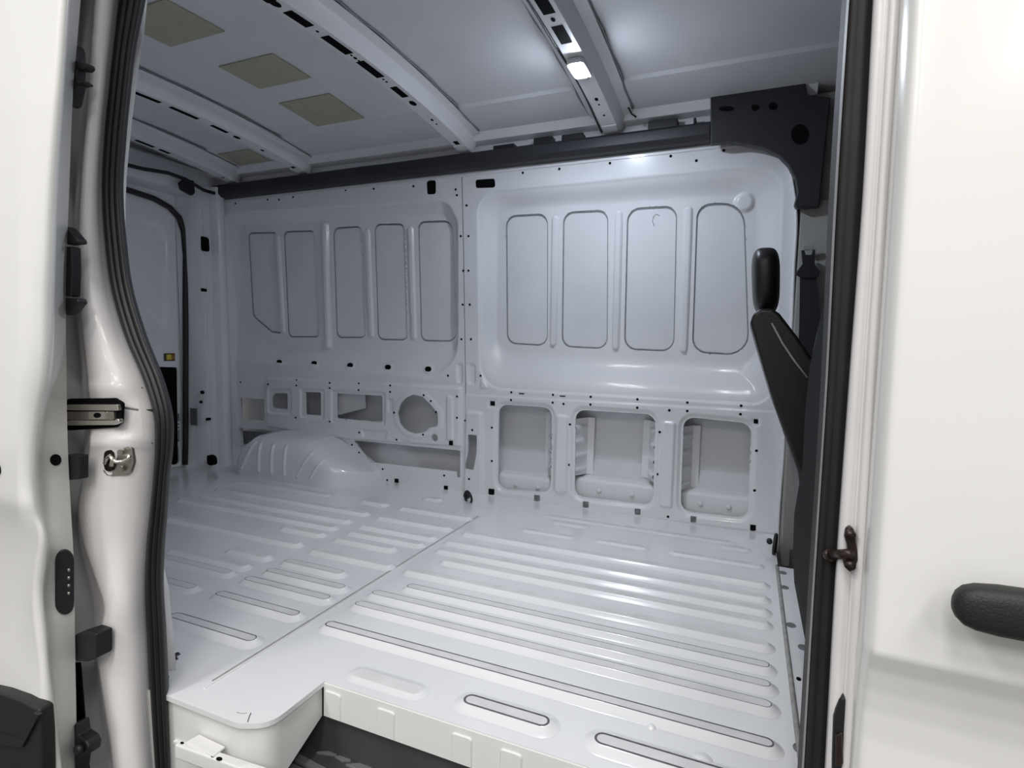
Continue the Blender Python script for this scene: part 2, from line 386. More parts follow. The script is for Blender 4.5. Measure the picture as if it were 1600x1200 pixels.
# ------------------------------------------------------------------ far side wall
wall = MB()
zz = np.array([-.25, -.1, .06, .15, .24, .34, .44, .50, .60, .8, 1.0, 1.3, 1.6, 2.0])
V = []; F = []
for x in (-3.42, 1.75):
    for z in zz: V.append((x, yw(z) + float(np.interp(z, [-.25, .06, .24, .44, .50, .60, 2.0], [.085, .095, .128, .138, .128, .10, .12])), z))
n = len(zz); F = [(i, i + 1, n + i + 1, n + i) for i in range(n - 1)]
wall = obj('wall_left', V, F, 'raw_skin'); wall.data.set_sharp_from_angle(angle=math.radians(6))
tag(wall, 'far side wall of the van, pressed white inner panels over the outer skin', 'wall', kind='structure')
def P2(pts, r, n=6): return rpoly(wls(pts), r, n)
# --- front inner panel
W1 = [P2([(783, 333), (850, 329), (850, 541), (785, 537)], .055), P2([(874, 327), (946, 323), (945, 546), (872, 542)], .055),
      P2([(976, 321), (1056, 316), (1051, 550), (971, 546)], .06), P2([(1087, 314), (1163, 310), (1171, 557), (1079, 551)], [.06, .13, .09, .07])]
LW = [P2([(779, 632), (862, 637), (860, 770), (777, 764)], .05), P2([(899, 640), (1024, 648), (1020, 790), (897, 776)], .05), P2([(1068, 651), (1174, 662), (1168, 811), (1063, 799)], .05)]
SLOT = P2([(734, 678), (748, 679), (748, 705), (743, 733), (729, 731), (734, 705)], .004)
O1 = P2([(744, 300), (1150, 262), (1226, 262), (1210, 636), (748, 608)], [.12, .2, .2, .1, .14], 8)
I1 = P2([(774, 326), (1180, 298), (1184, 566), (770, 546)], [.08, .10, .08, .08], 8)
CH = [P2([(869, 646), (890, 648), (888, 772), (865, 770)], .02), P2([(1034, 656), (1058, 658), (1052, 796), (1029, 792)], .02)]
POST = P2([(728, 640), (757, 641), (757, 789), (724, 787)], .03)
SQ = [P2([(x - 8, y - 8), (x + 8, y - 7), (x + 8, y + 9), (x - 8, y + 8)], .01) for x, y in ((770, 630), (1181, 658))]
TEAR = [P2([(712, 568), (724, 566), (724, 600), (713, 600)], .02), P2([(729, 566), (744, 568), (744, 602), (730, 602)], .02), P2([(750, 585), (766, 608), (750, 608)], .012)]
DOME = wl(1163, 312); BELT = [wl(700, 614), wl(1230, 643)]
def zline(L, x): return L[0][1] + (x - L[0][0]) * (L[1][1] - L[0][1]) / (L[1][0] - L[0][0])
BOT = [wl(760, 777), wl(1200, 831)]
def depth_front(P):
    do, di = sdf(P, O1), sdf(P, I1)
    t = np.clip(-do / np.maximum(-do + np.maximum(di, 0), 1e-6), 0, 1); t[do > 0] = 0
    D = 0.052 * sm(t)
    D += 0.006 * sm(-do / 0.012) * (t < 2)
    zb = zline(BELT, P[:, 0]); D -= 0.004 * sm((zb - P[:, 1]) / 0.008)
    zo = zline(BOT, P[:, 0]); D -= 0.003 * sm((P[:, 1] - zo) / -0.010) * -2
    for q in LW: D += 0.010 * sm((0.026 - sdfb(P, q)) / 0.02)
    for q in CH: D -= 0.010 * sm(-sdfb(P, q) / 0.014)
    D -= 0.020 * sm(-sdfb(P, POST) / 0.02)
    for q in SQ: D += 0.003 * sm(-sdfb(P, q) / 0.008)
    D += 0.010 * sm(-sdfb(P, TEAR[1]) / 0.016) - 0.006 * sm(-sdfb(P, TEAR[2]) / 0.01)
    D -= 0.016 * sm((0.048 - np.hypot(P[:, 0] - DOME[0], P[:, 1] - DOME[1])) / 0.022)
    return D
XW = wl(726, 500)[0]
to_wall = lambda P, D: np.stack([P[:, 0], yw(P[:, 1]) + D, P[:, 1]], 1)
pf = sheet('inner_panel', (XW + 0.0015, 0.15), (-0.005, 1.80), 0.0046, to_wall, depth_front, W1 + LW + [SLOT], 'inner_paint', wall, rim=0.010)
tag(pf, 'front inner side panel pressed from white sheet')
def skin_pane(q, off, m='skin_paint'):
    c = q.mean(0); Q = c + (q - c) * 1.06
    o = MB().prism([(x, yw(z) + off, z) for x, z in Q], (0, 0.003, 0)).build('skin_pane', m, wall)
    q = c + (q - c) * (1 - 0.0045 / np.linalg.norm(q - c, axis=1))[:, None]
    MB().tube([(x, yw(z) + off - 0.001, z) for x, z in q], 0.0040, 6, True).build('pane_shade_line', 'shade_scuff_grey', o, True)  # dark tube draws the shade line round the pane edge
for q in W1: skin_pane(q, 0.066)
MB().tube([(XW, yw(z) + 0.002, z) for z in np.linspace(wl(726, 655)[1], 1.79, 40)], 0.0030, 6).build('panel_seam', 'grime', wall, True)
# --- raised beads between the panes
def wall_bead(p0, p1, hw, h, base):
    a = np.array([wl(*p0)[0], 0, wl(*p0)[1]]); b = np.array([wl(*p1)[0], 0, wl(*p1)[1]])
    u = (b - a); L = np.linalg.norm(u); u /= L; v = np.array([u[2], 0, -u[0]]); c = (a + b) / 2
    V = []; F = []; n = 18
    rings = [(L/2 + hw, hw, -0.0005), (L/2 + hw*0.85, hw*0.85, h*0.2), (L/2 + hw*0.6, hw*0.6, h*0.95), (L/2 + hw*0.4, hw*0.4, h)]
    for A, B, d_ in rings:
        for p in pill(c, u, v, A, B): V.append((p[0], yw(p[2]) + base - d_, p[2]))
    for k in range(3): F += [(k*n + i, k*n + (i+1) % n, (k+1)*n + (i+1) % n, (k+1)*n + i) for i in range(n)]
    F.append(tuple(3*n + i for i in range(n)))
    obj('stiffening_bead', V, F, 'inner_paint', wall)
for a, b in (((862, 340), (859, 535)), ((963, 332), (958, 541)), ((1074, 325), (1066, 545))): wall_bead(a, b, 0.021, 0.012, 0.058)
# --- rear inner panel
W2 = [P2([(377, 361), (422, 360), (430, 521), (415, 519), (385, 494)], [.03, .02, .01, .03, .05]), P2([(433, 359), (482, 357), (491, 527), (441, 527)], .035),
      P2([(511, 353), (557, 350), (564, 528), (517, 528)], .04), P2([(576, 347), (624, 346), (630, 532), (582, 531)], .04), P2([(645, 343), (700, 341), (708, 534), (650, 533)], [.04, .06, .06, .04])]
HO = [P2([(427, 614), (452, 614), (452, 639), (427, 637)], [.05, .012, .01, .02]), P2([(479, 612), (504, 613), (504, 649), (480, 647)], .008), P2([(528, 614), (600, 618), (600, 659), (528, 653)], .012),
      P2([(638, 621), (650, 616), (664, 619), (677, 632), (688, 645), (688, 665), (676, 667), (668, 674), (652, 677), (638, 672), (628, 660), (625, 645), (629, 631)], .02, 3),
      np.array(disc((*wl(682, 683),), (1, 0), (0, 1), 0.022, 0.022, 20)),
      P2([(553, 688), (719, 704), (719, 746), (714, 746), (713, 737), (577, 722)], .004),
      P2([(375, 621), (413, 624), (413, 657), (376, 656)], .012), P2([(345, 667), (413, 671), (431, 676), (405, 698), (347, 696)], .006)]
O2 = P2([(345, 332), (700, 312), (716, 345), (716, 560), (680, 594), (345, 560)], [.1, .1, .06, .16, .14, .02], 8)
I2 = P2([(368, 350), (704, 333), (711, 538), (505, 546), (428, 548), (368, 505)], [.05, .08, .08, .05, .1, .1], 8)
BOX = P2([(417, 588), (723, 603), (723, 700), (548, 688), (418, 668)], [.03, .02, .02, .03, .03])
FR = [P2([(421, 606), (460, 606), (460, 648), (421, 646)], .03), P2([(472, 606), (511, 607), (511, 655), (472, 653)], .02), P2([(520, 608), (606, 611), (606, 665), (520, 661)], .02), P2([(700, 617), (712, 618), (712, 688), (700, 687)], .01),
      P2([(608, 622), (618, 622), (618, 645), (608, 645)], .01), P2([(566, 668), (610, 672), (606, 686), (570, 684)], .01), P2([(626, 682), (645, 686), (640, 693), (626, 692)], .01)]
OV = [(436, 566), (489, 568), (545, 571), (604, 574), (667, 577)]
OVP = [np.array(wl(*p)) for p in OV]
def depth_rear(P):
    do, di = sdf(P, O2), sdf(P, I2)
    t = np.clip(-do / np.maximum(-do + np.maximum(di, 0), 1e-6), 0, 1); t[do > 0] = 0
    D = 0.036 * sm(t) + 0.012 * sm(-do / 0.03)
    D -= 0.022 * sm(-sdfb(P, BOX) / 0.018)
    for q, s_ in zip(FR, (1, 1, 1, -1, 1, 1, 1)): D += s_ * 0.008 * sm(-sdfb(P, q) / 0.012)
    for c in OVP: D -= 0.005 * sm((0.034 - np.hypot((P[:, 0] - c[0]) * 0.85, P[:, 1] - c[1])) / 0.012)
    D += 0.010 * sm(-sdfb(P, TEAR[0]) / 0.016)
    D -= 0.005 * sm((0.040 - np.abs(sdfb(P, HO[3]) - 0.0)) / 0.02) 
    D -= 0.020 * sm(-sdfb(P, POST) / 0.02)
    return D
pr = sheet('inner_panel', (-3.20, XW - 0.0015), (-0.005, 1.80), 0.0048, to_wall, depth_rear, W2 + HO, 'inner_paint', wall, rim=0.010)
tag(pr, 'rear inner side panel above the wheel arch, pressed from white sheet')
for q in W2: skin_pane(q, 0.058)
for a, b in (((425, 370), (434, 516)), ((566, 360), (573, 522)), ((634, 356), (640, 525))): wall_bead(a, b, 0.020, 0.011, 0.048)
wall_bead((500, 350), (506, 540), 0.024, 0.022, 0.048)
# --- what shows through the openings: webs, sill box, brackets
def web(pts_top, pts_bot, depth_):
    x0, z0 = wl(*pts_top); x1, z1 = wl(*pts_bot); m_ = MB(); N = 60
    V = []; F = []
    for i in range(N + 1):
        t = i / N; x = x0 + (x1 - x0)*t; z = z0 + (z1 - z0)*t; s_ = 0.013 * sm((math.cos((t + 0.1) * 2*math.pi*4) - 0.5) / 0.4)
        k_ = 1 if depth_ > 0 else -1; s_ *= k_
        V += [(x + s_, yw(z) + 0.014, z), (x + k_*0.03 + s_, yw(z) + 0.07, z), (x + k_*0.05, yw(z) + 0.108, z), (x + k_*0.05 + depth_, yw(z) + 0.114, z)]
    F = [(i*4 + k, i*4 + k + 1, i*4 + k + 5, i*4 + k + 4) for i in range(N) for k in range(3)]
    o = obj('ribbed_web', V, F, 'inner_paint', wall); o.data.set_sharp_from_angle(angle=math.radians(40))
web((896, 655), (893, 745), 0.034); web((1027, 662), (1022, 756), -0.034); web((1063, 668), (1059, 768), 0.034); web((864, 648), (862, 740), -0.030)
for a, b, c_ in (((777, 739), (860, 747), 0), ((897, 746), (1022, 757), 0), ((1063, 766), (1170, 776), 0)):
    x0, z0 = wl(*a); x1, z1 = wl(*b); z0 -= 0.012
    m_ = MB(); m_.prism([(x0 - 0.02, yw(0) + 0.115, z0 + 0.008), (x0 - 0.02, yw(0) + 0.06, z0), (x0 - 0.02, yw(0) + 0.046, z0 - 0.02), (x0 - 0.02, yw(0) + 0.040, -0.02), (x0 - 0.02, yw(0) + 0.115, -0.02)], (x1 - x0 + 0.04, 0, 0))
    bevel(m_.build('sill_box', 'skin_paint', wall), 0.012, 3)
    for t in (0.3, 0.72):
        x = x0 + (x1 - x0)*t; q = MB()
        q.prism(disc((x, yw(0) + 0.043, z0 - 0.055), (1, 0, 0), (0, 0, 1), 0.013, 0.013), (0, -0.006, 0), bevel=0.003)
        q.build('sill_bolt', 'skin_paint', wall, True)
q = P2([(520, 612), (556, 616), (557, 640), (520, 650)], .004); MB().prism([(x, yw(z) + 0.035 + (x - q[:, 0].min())*0.3, z) for x, z in q], (0, 0.004, 0)).build('inner_bracket', 'inner_paint', wall)
q = P2([(345, 672), (425, 680), (405, 697), (347, 694)], .004); MB().prism([(x, yw(z) + 0.05, z) for x, z in q], (0, 0.02, 0), bevel=0.01).build('vent_pocket', 'label_grey', wall)
# --- dark clips and slots of a size to pick out
def wall_patch(name, q, off, m, th=0.002):
    MB().prism([(x, yw(z) + off, z) for x, z in q], (0, -th, 0)).build(name, m, wall)
for (x, y) in ((768, 768), (839, 778), (915, 788), (996, 799), (1083, 811), (1176, 824)):
    wall_patch('panel_clip', P2([(x - 4, y - 5), (x + 5, y - 4), (x + 5, y + 4), (x + 2, y + 5), (x - 4, y + 4)], .002, 2), -0.010 + (0.010 if x > 1 else 0), 'dark_cavity' if x in (768, 1176) else 'label_grey', 0.006)
for (x, y) in ((770, 630), (1181, 658)):
    wall_patch('square_hole', P2([(x - 3.5, y - 3.5), (x + 3.5, y - 3), (x + 3.5, y + 4), (x - 3.5, y + 3.5)], .001, 2), -0.001, 'dark_cavity')
for (x, y) in ((708, 691), (620, 751), (697, 762)):
    wall_patch('square_hole', P2([(x - 3, y - 3.5), (x + 3, y - 3), (x + 3, y + 4), (x - 3, y + 3.5)], .001, 2), -0.024 if y < 700 else -0.0015, 'dark_cavity')
for c in OVP: wall_patch('oval_hole', np.array(disc(c, (1, 0), (0, 1), 0.021, 0.016, 14)), float(depth_rear(np.array([c]))[0]) + 0.003, 'dark_cavity', 0.006)
for q in (P2([(667, 284), (672, 282), (681, 282), (681, 303), (668, 304)], .012), P2([(743, 281), (773, 279), (774, 293), (744, 294)], .012)):
    wall_patch('rail_opening', q, 0.001, 'dark_cavity', 0.002)
q = P2([(742, 279), (774, 277), (775, 295), (743, 296)], .014)
# --- rows of small fastener holes: too small to pick apart
hb = MB()
dots = [(864,617),(923,620),(996,624),(1074,629),(1158,634),(864,629),(923,632),(996,637),(1074,642),(1157,647),(799,613),(799,625),(881,631),(1046,641),
        (712,296),(714,305),(729,321),(720,369),(732,369),(724,423),(732,423),(723,476),(734,476),(721,530),(736,530),(700,587),(751,587),(717,619),(717,652),(727,657),(741,671),(736,747),
        (769,668),(769,720),(891,663),(889,726),(1031,675),(1028,741),(1044,807),(1182,704),(1179,766),(817,270),(874,264),(953,255),(1048,244),(1131,235),(1088,251),(540,297),(646,291),(584,295),(508,298),(458,308),(368,318),(436,312),(418,312),
        (467,594),(519,598),(564,599),(613,602),(613,612),(467,602),(519,606),(564,609),(466,652),(519,658),(565,675),(623,686),(620,644),(666,617),(677,626),(685,643),(665,678),(550,695),(561,707),(598,733),(694,743),(605,750),(376,597),(330,330),(423,600),(418,613)]
for px, py in dots:
    x, z = wl(px, py); D = (depth_front if x > XW else depth_rear)(np.array([[x, z]]))[0]; r_ = 0.0065
    hb.prism(disc((x, yw(z) + D, z), (1, 0, 0), (0, 0, 1), r_, r_, 8), (0, -0.0012, 0))
for px, py in ((815, 615), (879, 619)):
    x, z = wl(px, py); D = depth_front(np.array([[x, z]]))[0]
    hb.prism([(x - .015, yw(z) + D, z - .003), (x + .015, yw(z) + D, z - .003), (x + .015, yw(z) + D, z + .003), (x - .015, yw(z) + D, z + .003)], (0, -0.0012, 0))
tag(hb.build('fastener_holes', 'dark_cavity', wall), kind='stuff')
# --- wheel arch
fx0, fx1 = at(381, 742, 2.60)[0], at(598, 752, 2.76)[0]
nx, nt = 200, 60
V = []
xc, hx = (fx0 + fx1) / 2, (fx1 - fx0) / 2
Ht = wl(470, 672)[1]
def arch_pt(s_, t):
    """s along the van -1..1, t 0 at floor .. 1 at wall"""
    H = Ht * float(np.interp(s_, [-1, -.92, -.75, -.6, -.45, .12, .27, .4, .95, 1], [.02, .34, .76, .95, 1, 1, .96, .86, .24, .06]))
    y_in = fl(545, 770)[1] + 0.015
    Dp = (2.80 - y_in) * (1 - (max(0, s_ - .42) / .58) ** 2.6) ** 0.55 * (1 - (max(0, -s_ - .7) / .3) ** 3) ** 0.5
    th = t * math.pi / 2
    yy = 2.80 - Dp * max(math.cos(th), 0) ** 0.26; z = H * max(math.sin(th), 0) ** 0.42
    return yy, z
rib_s = [-0.84, -0.62, -0.42, -0.21, 0.0, 0.24, 0.45]
for i in range(nx + 1):
    s_ = -1 + 2 * i / nx
    for j in range(nt + 1):
        t = (j / nt) ** 1.9; y, z = arch_pt(s_, t); b = 0; zf = z / Ht
        for rs in rib_s:
            lean = (0.30 * (zf - 0.5)) * (-1 if rs < -0.5 else 0) + (-0.34 * (zf - 0.3) if rs > 0.15 else 0)
            b = max(b, sm(1 - abs(s_ - rs + lean) / 0.026) * sm((zf - 0.12) / 0.06) * sm((0.86 - zf) / 0.06) * sm((0.55 - t) / 0.1))
        V.append((xc + hx * s_, y - 0.011 * float(b), z))
F = [(i*(nt+1) + j, i*(nt+1) + j + 1, (i+1)*(nt+1) + j + 1, (i+1)*(nt+1) + j) for i in range(nx) for j in range(nt)]
wa = obj('wheel_arch', V, F, 'inner_paint', wall); tag(wa, 'rounded wheel arch with pressed ribs')
# --- front edge flange of the side wall at the cab
zs = np.linspace(-0.02, 1.62, 40); V = []
xe = [(240, 1228), (330, 1243), (420, 1240), (530, 1236), (640, 1228), (720, 1224), (800, 1218), (868, 1215)]
for py in np.linspace(868, 250, 40):
    x = float(tab(xe, py)); c = at(x, py, 2.66)
    V += [(0.149, yw(c[2]), c[2]), (c[0] - 0.004, yw(c[2]) - 0.05, c[2]), (c[0], yw(c[2]) - 0.062, c[2]), (c[0] + 0.006, yw(c[2]) - 0.055, c[2]), (c[0] + 0.008, yw(c[2]) + 0.02, c[2])]
F = [(i*5 + k, i*5 + k + 1, i*5 + k + 6, i*5 + k + 5) for i in range(39) for k in range(4)]
obj('front_flange', V, F, 'inner_paint', wall)

# ------------------------------------------------------------------ rear corner post and rear door
pl = [(-3.345, 2.46), (-3.325, 2.485), (-3.29, 2.50), (-3.205, 2.512), (-3.190, 2.525), (-3.225, 2.585), (-3.220, 2.605), (-3.170, 2.612), (-3.158, 2.622), (-3.162, 2.67), (-3.20, 2.69), (-3.20, 2.79)]
V = []; zs = np.linspace(-0.02, 1.80, 40)
for z in zs:
    k = 0.35 * (float(yw(z)) - 2.76)
    V += [(x, y + k, z) for x, y in pl]
n = len(pl); F = [(i*n + j, i*n + j + 1, (i+1)*n + j + 1, (i+1)*n + j) for i in range(len(zs) - 1) for j in range(n - 1)]
post = obj('corner_post', V, F, 'inner_paint', wall); post.data.set_sharp_from_angle(angle=math.radians(60)); tag(post, 'rear corner post of folded white sheet')
def on_post(px, py, X=-3.22): return ax(px, py, X)
for px, py, a, b in ((320, 381, .020, .045), (318, 453, .008, .010), (331, 719, .030, .032), (315, 628, .006, .008), (317, 613, .008, .010), (325, 655, .006, .008)):
    c = at(px, py, 2.50)
    MB().prism(rpoly([(c[0] - a, c[2] - b), (c[0] + a, c[2] - b), (c[0] + a*0.8, c[2] + b*0.7), (c[0] - a*0.2, c[2] + b), (c[0] - a, c[2] + b)], min(a, b)*0.7, 4).tolist() and
               [(x, c[1] - 0.012, z) for x, z in rpoly([(c[0] - a, c[2] - b), (c[0] + a, c[2] - b), (c[0] + a*0.8, c[2] + b*0.7), (c[0] - a*0.2, c[2] + b), (c[0] - a, c[2] + b)], min(a, b)*0.7, 4)], (0, 0.03, 0)).build('post_opening', 'dark_cavity', wall)
c = at(305, 651, 2.48)
MB().box((c[0] - 0.03, c[1] - 0.012, c[2] - 0.055), (c[0] + 0.03, c[1] - 0.008, c[2] + 0.055)).build('post_sticker', 'label_grey', wall)
XD = -3.33
door = MB().box((XD - 0.03, 0.80, -0.02), (XD - 0.02, 2.75, 1.95)).build('door_1', 'inner_paint')
tag(door, 'rear cargo door closing the back of the van, seen from inside', 'door', kind='structure')
def dy(px, py): q = ax(px, py, XD); return (q[1], q[2])
DP = rpoly([dy(262, 345), dy(150, 330), dy(150, 545), dy(245, 522), dy(262, 505)], [.12, .02, .02, .05, .08])
DG = [rpoly([dy(247, 355), dy(150, 345), dy(150, 463), dy(248, 463)], [.09, .01, .01, .01]), rpoly([dy(249, 481), dy(150, 482), dy(150, 532), dy(236, 528), dy(249, 515)], [.01, .01, .01, .03, .03])]
DK = rpoly([dy(279, 574), dy(150, 570), dy(150, 728), dy(281, 726)], .02)
def depth_door(P): return 0.03 * sm(-sdf(P, DP) / 0.05) + 0.004 * np.maximum(sm(-sdf(P, DG[0]) / 0.006), sm(-sdf(P, DG[1]) / 0.006))
dp = sheet('door_panel', (0.9, 2.42), (0.02, 1.78), 0.012, lambda P, D: np.stack([np.full(len(P), XD) - D, P[:, 0], P[:, 1]], 1), depth_door, [DK], 'inner_paint', door, rim=0.02, back=(-1, 0, 0))
MB().prism([(XD - 0.019, y, z) for y, z in DK], (0.002, 0, 0)).build('door_pocket', 'dark_cavity', door)
for q in DG: MB().tube([(XD - 0.029, y, z) for y, z in q if y > 1.2], 0.006, 6).build('panel_shade_line', 'shade_scuff_grey', door, True)  # dark tubes draw in the shading of the pressed outlines
sl = [ax(px, py, XD + 0.012) for px, py in ((120, 285), (160, 288), (200, 297), (240, 310), (265, 324), (280, 340), (287, 362), (290, 400), (290, 470), (290, 540), (290, 620), (290, 690), (289, 726))]
MB().tube(sl, 0.017, 10).build('door_seal', 'rubber', door, True)
c = ax(264.5, 558, XD); hw, hh = 0.036, 0.024
st = MB().box((XD + 0.0005, c[1] - hw, c[2] - hh), (XD + 0.0025, c[1] + hw, c[2] + hh)).build('warning_label', 'label_dark', door)
MB().box((XD + 0.0025, c[1] - hw*0.55, c[2] - hh*0.7), (XD + 0.0032, c[1] + hw*0.35, c[2] + hh*0.7)).build('label_print', 'label_yellow', st)
MB().box((XD + 0.0025, c[1] + hw*0.45, c[2] - hh*0.7), (XD + 0.0032, c[1] + hw*0.9, c[2] + hh*0.7)).build('label_edge', 'label_orange', st)

# ------------------------------------------------------------------ ceiling
def zr(y): return 1.965 - 0.058 * ((np.asarray(y) - 1.75) / 0.9) ** 2      # roof skin
def zb(y): return 1.893 - 0.062 * np.clip((np.asarray(y) - 1.75) / 0.85, -1.2, 1.2) ** 2   # underside of the bows
ys = np.concatenate([np.linspace(0.80, 2.30, 30), [2.34, 2.352, 2.40, 2.50, 2.60, 2.66, 2.72, 2.80]]); V = []
for x in (-3.42, 1.75):
    for y in ys: V.append((x, y, float(zr(y)) - (0.012 if y > 2.345 else 0)))
n = len(ys); ceiling = obj('ceiling', V, [(i, i + 1, n + i + 1, n + i) for i in range(n - 1)], 'roof_paint'); ceiling.data.set_sharp_from_angle(angle=math.radians(20))
tag(ceiling, 'bare grey-white steel roof skin of the van', 'ceiling', kind='structure')
prof = [(-0.096, 0.062), (-0.066, 0.058), (-0.038, 0.004), (-0.034, 0.0), (0.034, 0.0), (0.038, 0.004), (0.062, 0.052), (0.070, 0.056), (0.100, 0.062)]
bows = {}
for nm, e in (('a', (725, 235)), ('b', (955, 205)), ('c', (470, 270)), ('d', (360, 280))):
    X = at(*e, 2.6)[0]; yy = np.linspace(0.9, 2.63, 40); V = []
    for y in yy:
        for dx, dz in prof: V.append((X + dx, y, float(zb(y)) + dz))
    n = len(prof); F = [(i*n + j, i*n + j + 1, (i+1)*n + j + 1, (i+1)*n + j) for i in range(len(yy) - 1) for j in range(n - 1)]
    F.append(tuple((len(yy) - 1)*n + j for j in range(n)))
    o = obj('roof_bow', V, F, 'bow_paint', ceiling); o.data.set_sharp_from_angle(angle=math.radians(25)); bows[nm] = (o, X)
    tag(o, {'a': 'roof bow over the seam of the side wall', 'b': 'roof bow that carries the lit dome light', 'c': 'roof bow over the wheel arch', 'd': 'rearmost roof bow next to the rear door'}[nm])
    for dx in (-0.099, 0.103): MB().tube([(X + dx + 0.003*math.sin(y*23 + X), y, float(min(zr(y) - (0.012 if y > 2.345 else 0), zb(y) + 0.07)) - 0.003) for y in np.linspace(0.95, 2.56, 60)], 0.004, 6).build('bow_gap_shade', 'shade_scuff_grey', o, True)  # wavy dark tubes in place of the gap shadow between flange and skin
    # foot of the bow on the roof rail
    MB().prism([(X - 0.034, 2.55, zb(2.55) - 0.003), (X + 0.034, 2.55, zb(2.55) - 0.003), (X + 0.030, 2.645, zb(2.645) - 0.004), (X - 0.030, 2.645, zb(2.645) - 0.004)], (0, 0, 0.05)).build('bow_foot', 'bow_paint', o)
def bow_slot(nm, px, py, hl, hw, round_=False, name='bow_slot'):
    o, X = bows[nm]; y0 = 2.0
    c = ax(px, py, X); y = float(np.clip(c[1], 0.92, 2.62)); z = float(zb(y)); sl_ = (float(zb(y + .01)) - float(zb(y - .01))) / 0.02
    u = (0, 1, sl_); q = disc((X, y, z), u, (1, 0, 0), hl, hw) if round_ else [np.array((X, y, z)) + np.array(u)*a*hl + np.array((1, 0, 0))*b*hw for a, b in ((-1, -1), (1, -1), (1, 1), (-1, 1))]
    MB().prism([p + np.array((0, 0, 0.0012)) for p in q], (0, 0, -0.0024)).build(name, 'dark_cavity', o)
for a in (('a', 467, 41, .05, .018), ('a', 527, 80, .065, .018), ('a', 579, 117, .065, .018), ('a', 624, 149, .045, .016), ('a', 713, 233, .016, .012), ('a', 405, 0, .05, .018)): bow_slot(*a)
for a in (('a', 430, 22, .022, .014, True), ('a', 645, 168, .022, .014, True), ('a', 675, 194, .010, .006, True), ('a', 496, 63, .007, .004, True), ('a', 549, 97, .006, .004, True), ('a', 555, 101, .009, .006, True), ('a', 561, 106, .006, .004, True), ('a', 599, 133, .006, .004, True), ('a', 604, 137, .006, .004, True), ('a', 682, 201, .006, .004, True)): bow_slot(*a, name='bow_hole')
for a in (('b', 846, 8, .075, .020), ('b', 878, 58, .055, .020), ('b', 953, 201, .018, .012)): bow_slot(*a)
for a in (('b', 864, 37, .012, .007, True), ('b', 932, 153, .012, .007, True), ('b', 936, 164, .005, .004, True), ('b', 944, 178, .006, .005, True)): bow_slot(*a, name='bow_hole')
for a in (('c', 288, 177, .07, .013), ('c', 343, 200, .045, .012), ('c', 460, 266, .02, .012), ('c', 226, 151, .07, .013)): bow_slot(*a)
for a in (('c', 370, 216, .02, .013, True), ('c', 410, 235, .012, .008, True)): bow_slot(*a, name='bow_hole')
for a in (('d', 226, 220, .05, .012), ('d', 257, 235, .03, .012), ('d', 352, 278, .02, .012)): bow_slot(*a)
# side rail between roof and wall
rail = MB(); rail.prism([(-3.36, 2.575, 1.908), (-3.36, 2.60, 1.868), (-3.36, 2.655, 1.862), (-3.36, 2.66, 1.72), (-3.36, 2.80, 1.72), (-3.36, 2.80, 1.908)], (3.56, 0, 0))
soft(rail.build('roof_rail', 'bow_paint', ceiling), 30)
hdr = MB(); hdr.prism([(-3.32, 0.9, 1.72), (-3.24, 0.9, 1.74), (-3.22, 0.9, 1.80), (-3.26, 0.9, 1.90), (-3.36, 0.9, 1.95), (-3.36, 0.9, 1.72)], (0, 1.78, 0))
soft(hdr.build('rear_header', 'roof_paint', ceiling), 30)

# ------------------------------------------------------------------ near side: wall, pillars, header, cab shell
near = MB()
near.box((-3.40, 0.775, -0.30), (-1.52, 0.80, 1.97)); near.box((-3.40, 0.90, -0.02), (-1.46, 0.92, 1.97))
near.box((-1.60, 0.76, 1.66), (1.75, 0.95, 1.97))
near = near.build('wall_right', 'inner_paint'); tag(near, 'near side wall and door header of the van around the sliding door opening', 'wall', kind='structure')
fc = MB(); fc.box((0.215, 1.0, -0.42), (1.75, 2.9, -0.40)); fc.box((0.20, 1.05, -0.42), (0.215, 2.8, -0.02)); fc = fc.build('floor_cab', 'cab_dark'); tag(fc, 'dark floor of the driver cab under the seats', 'floor', kind='structure')
wf = MB().box((1.70, 0.8, -0.4), (1.75, 2.9, 1.97)).build('cab_front_blocker', 'cab_dark'); tag(wf, 'dark sheet added across the driver cab front to keep light out', 'wall', kind='structure')  # unseen solid front added to keep outside light out of the cab
cab = wall
ct = MB(); ct.prism([(0.16, 2.715, -0.1), (0.17, 2.66, -0.1), (0.44, 2.62, -0.1), (0.50, 2.70, -0.1)], (0, -0.04, 1.55)); soft(ct.build('pillar_trim', 'cab_trim', cab), 30)
ct = MB(); ct.prism([(0.17, 2.72, 1.44), (0.18, 2.635, 1.44), (0.18, 2.625, 1.88), (0.18, 2.72, 1.90)], (1.5, 0, 0)); soft(ct.build('head_lining', 'cab_trim', cab), 30)
c0 = at(1297, 345, 2.62); c1 = at(1292, 450, 2.62)
MB().prism([(c0[0] - 0.004, 2.598, c0[2]), (c0[0] + 0.3, 2.598, c0[2] + 0.05), (c0[0] + 0.3, 2.598, c1[2]), (c1[0] - 0.004, 2.598, c1[2])], (0, 0.01, 0)).build('side_window', 'glass_dark', cab)

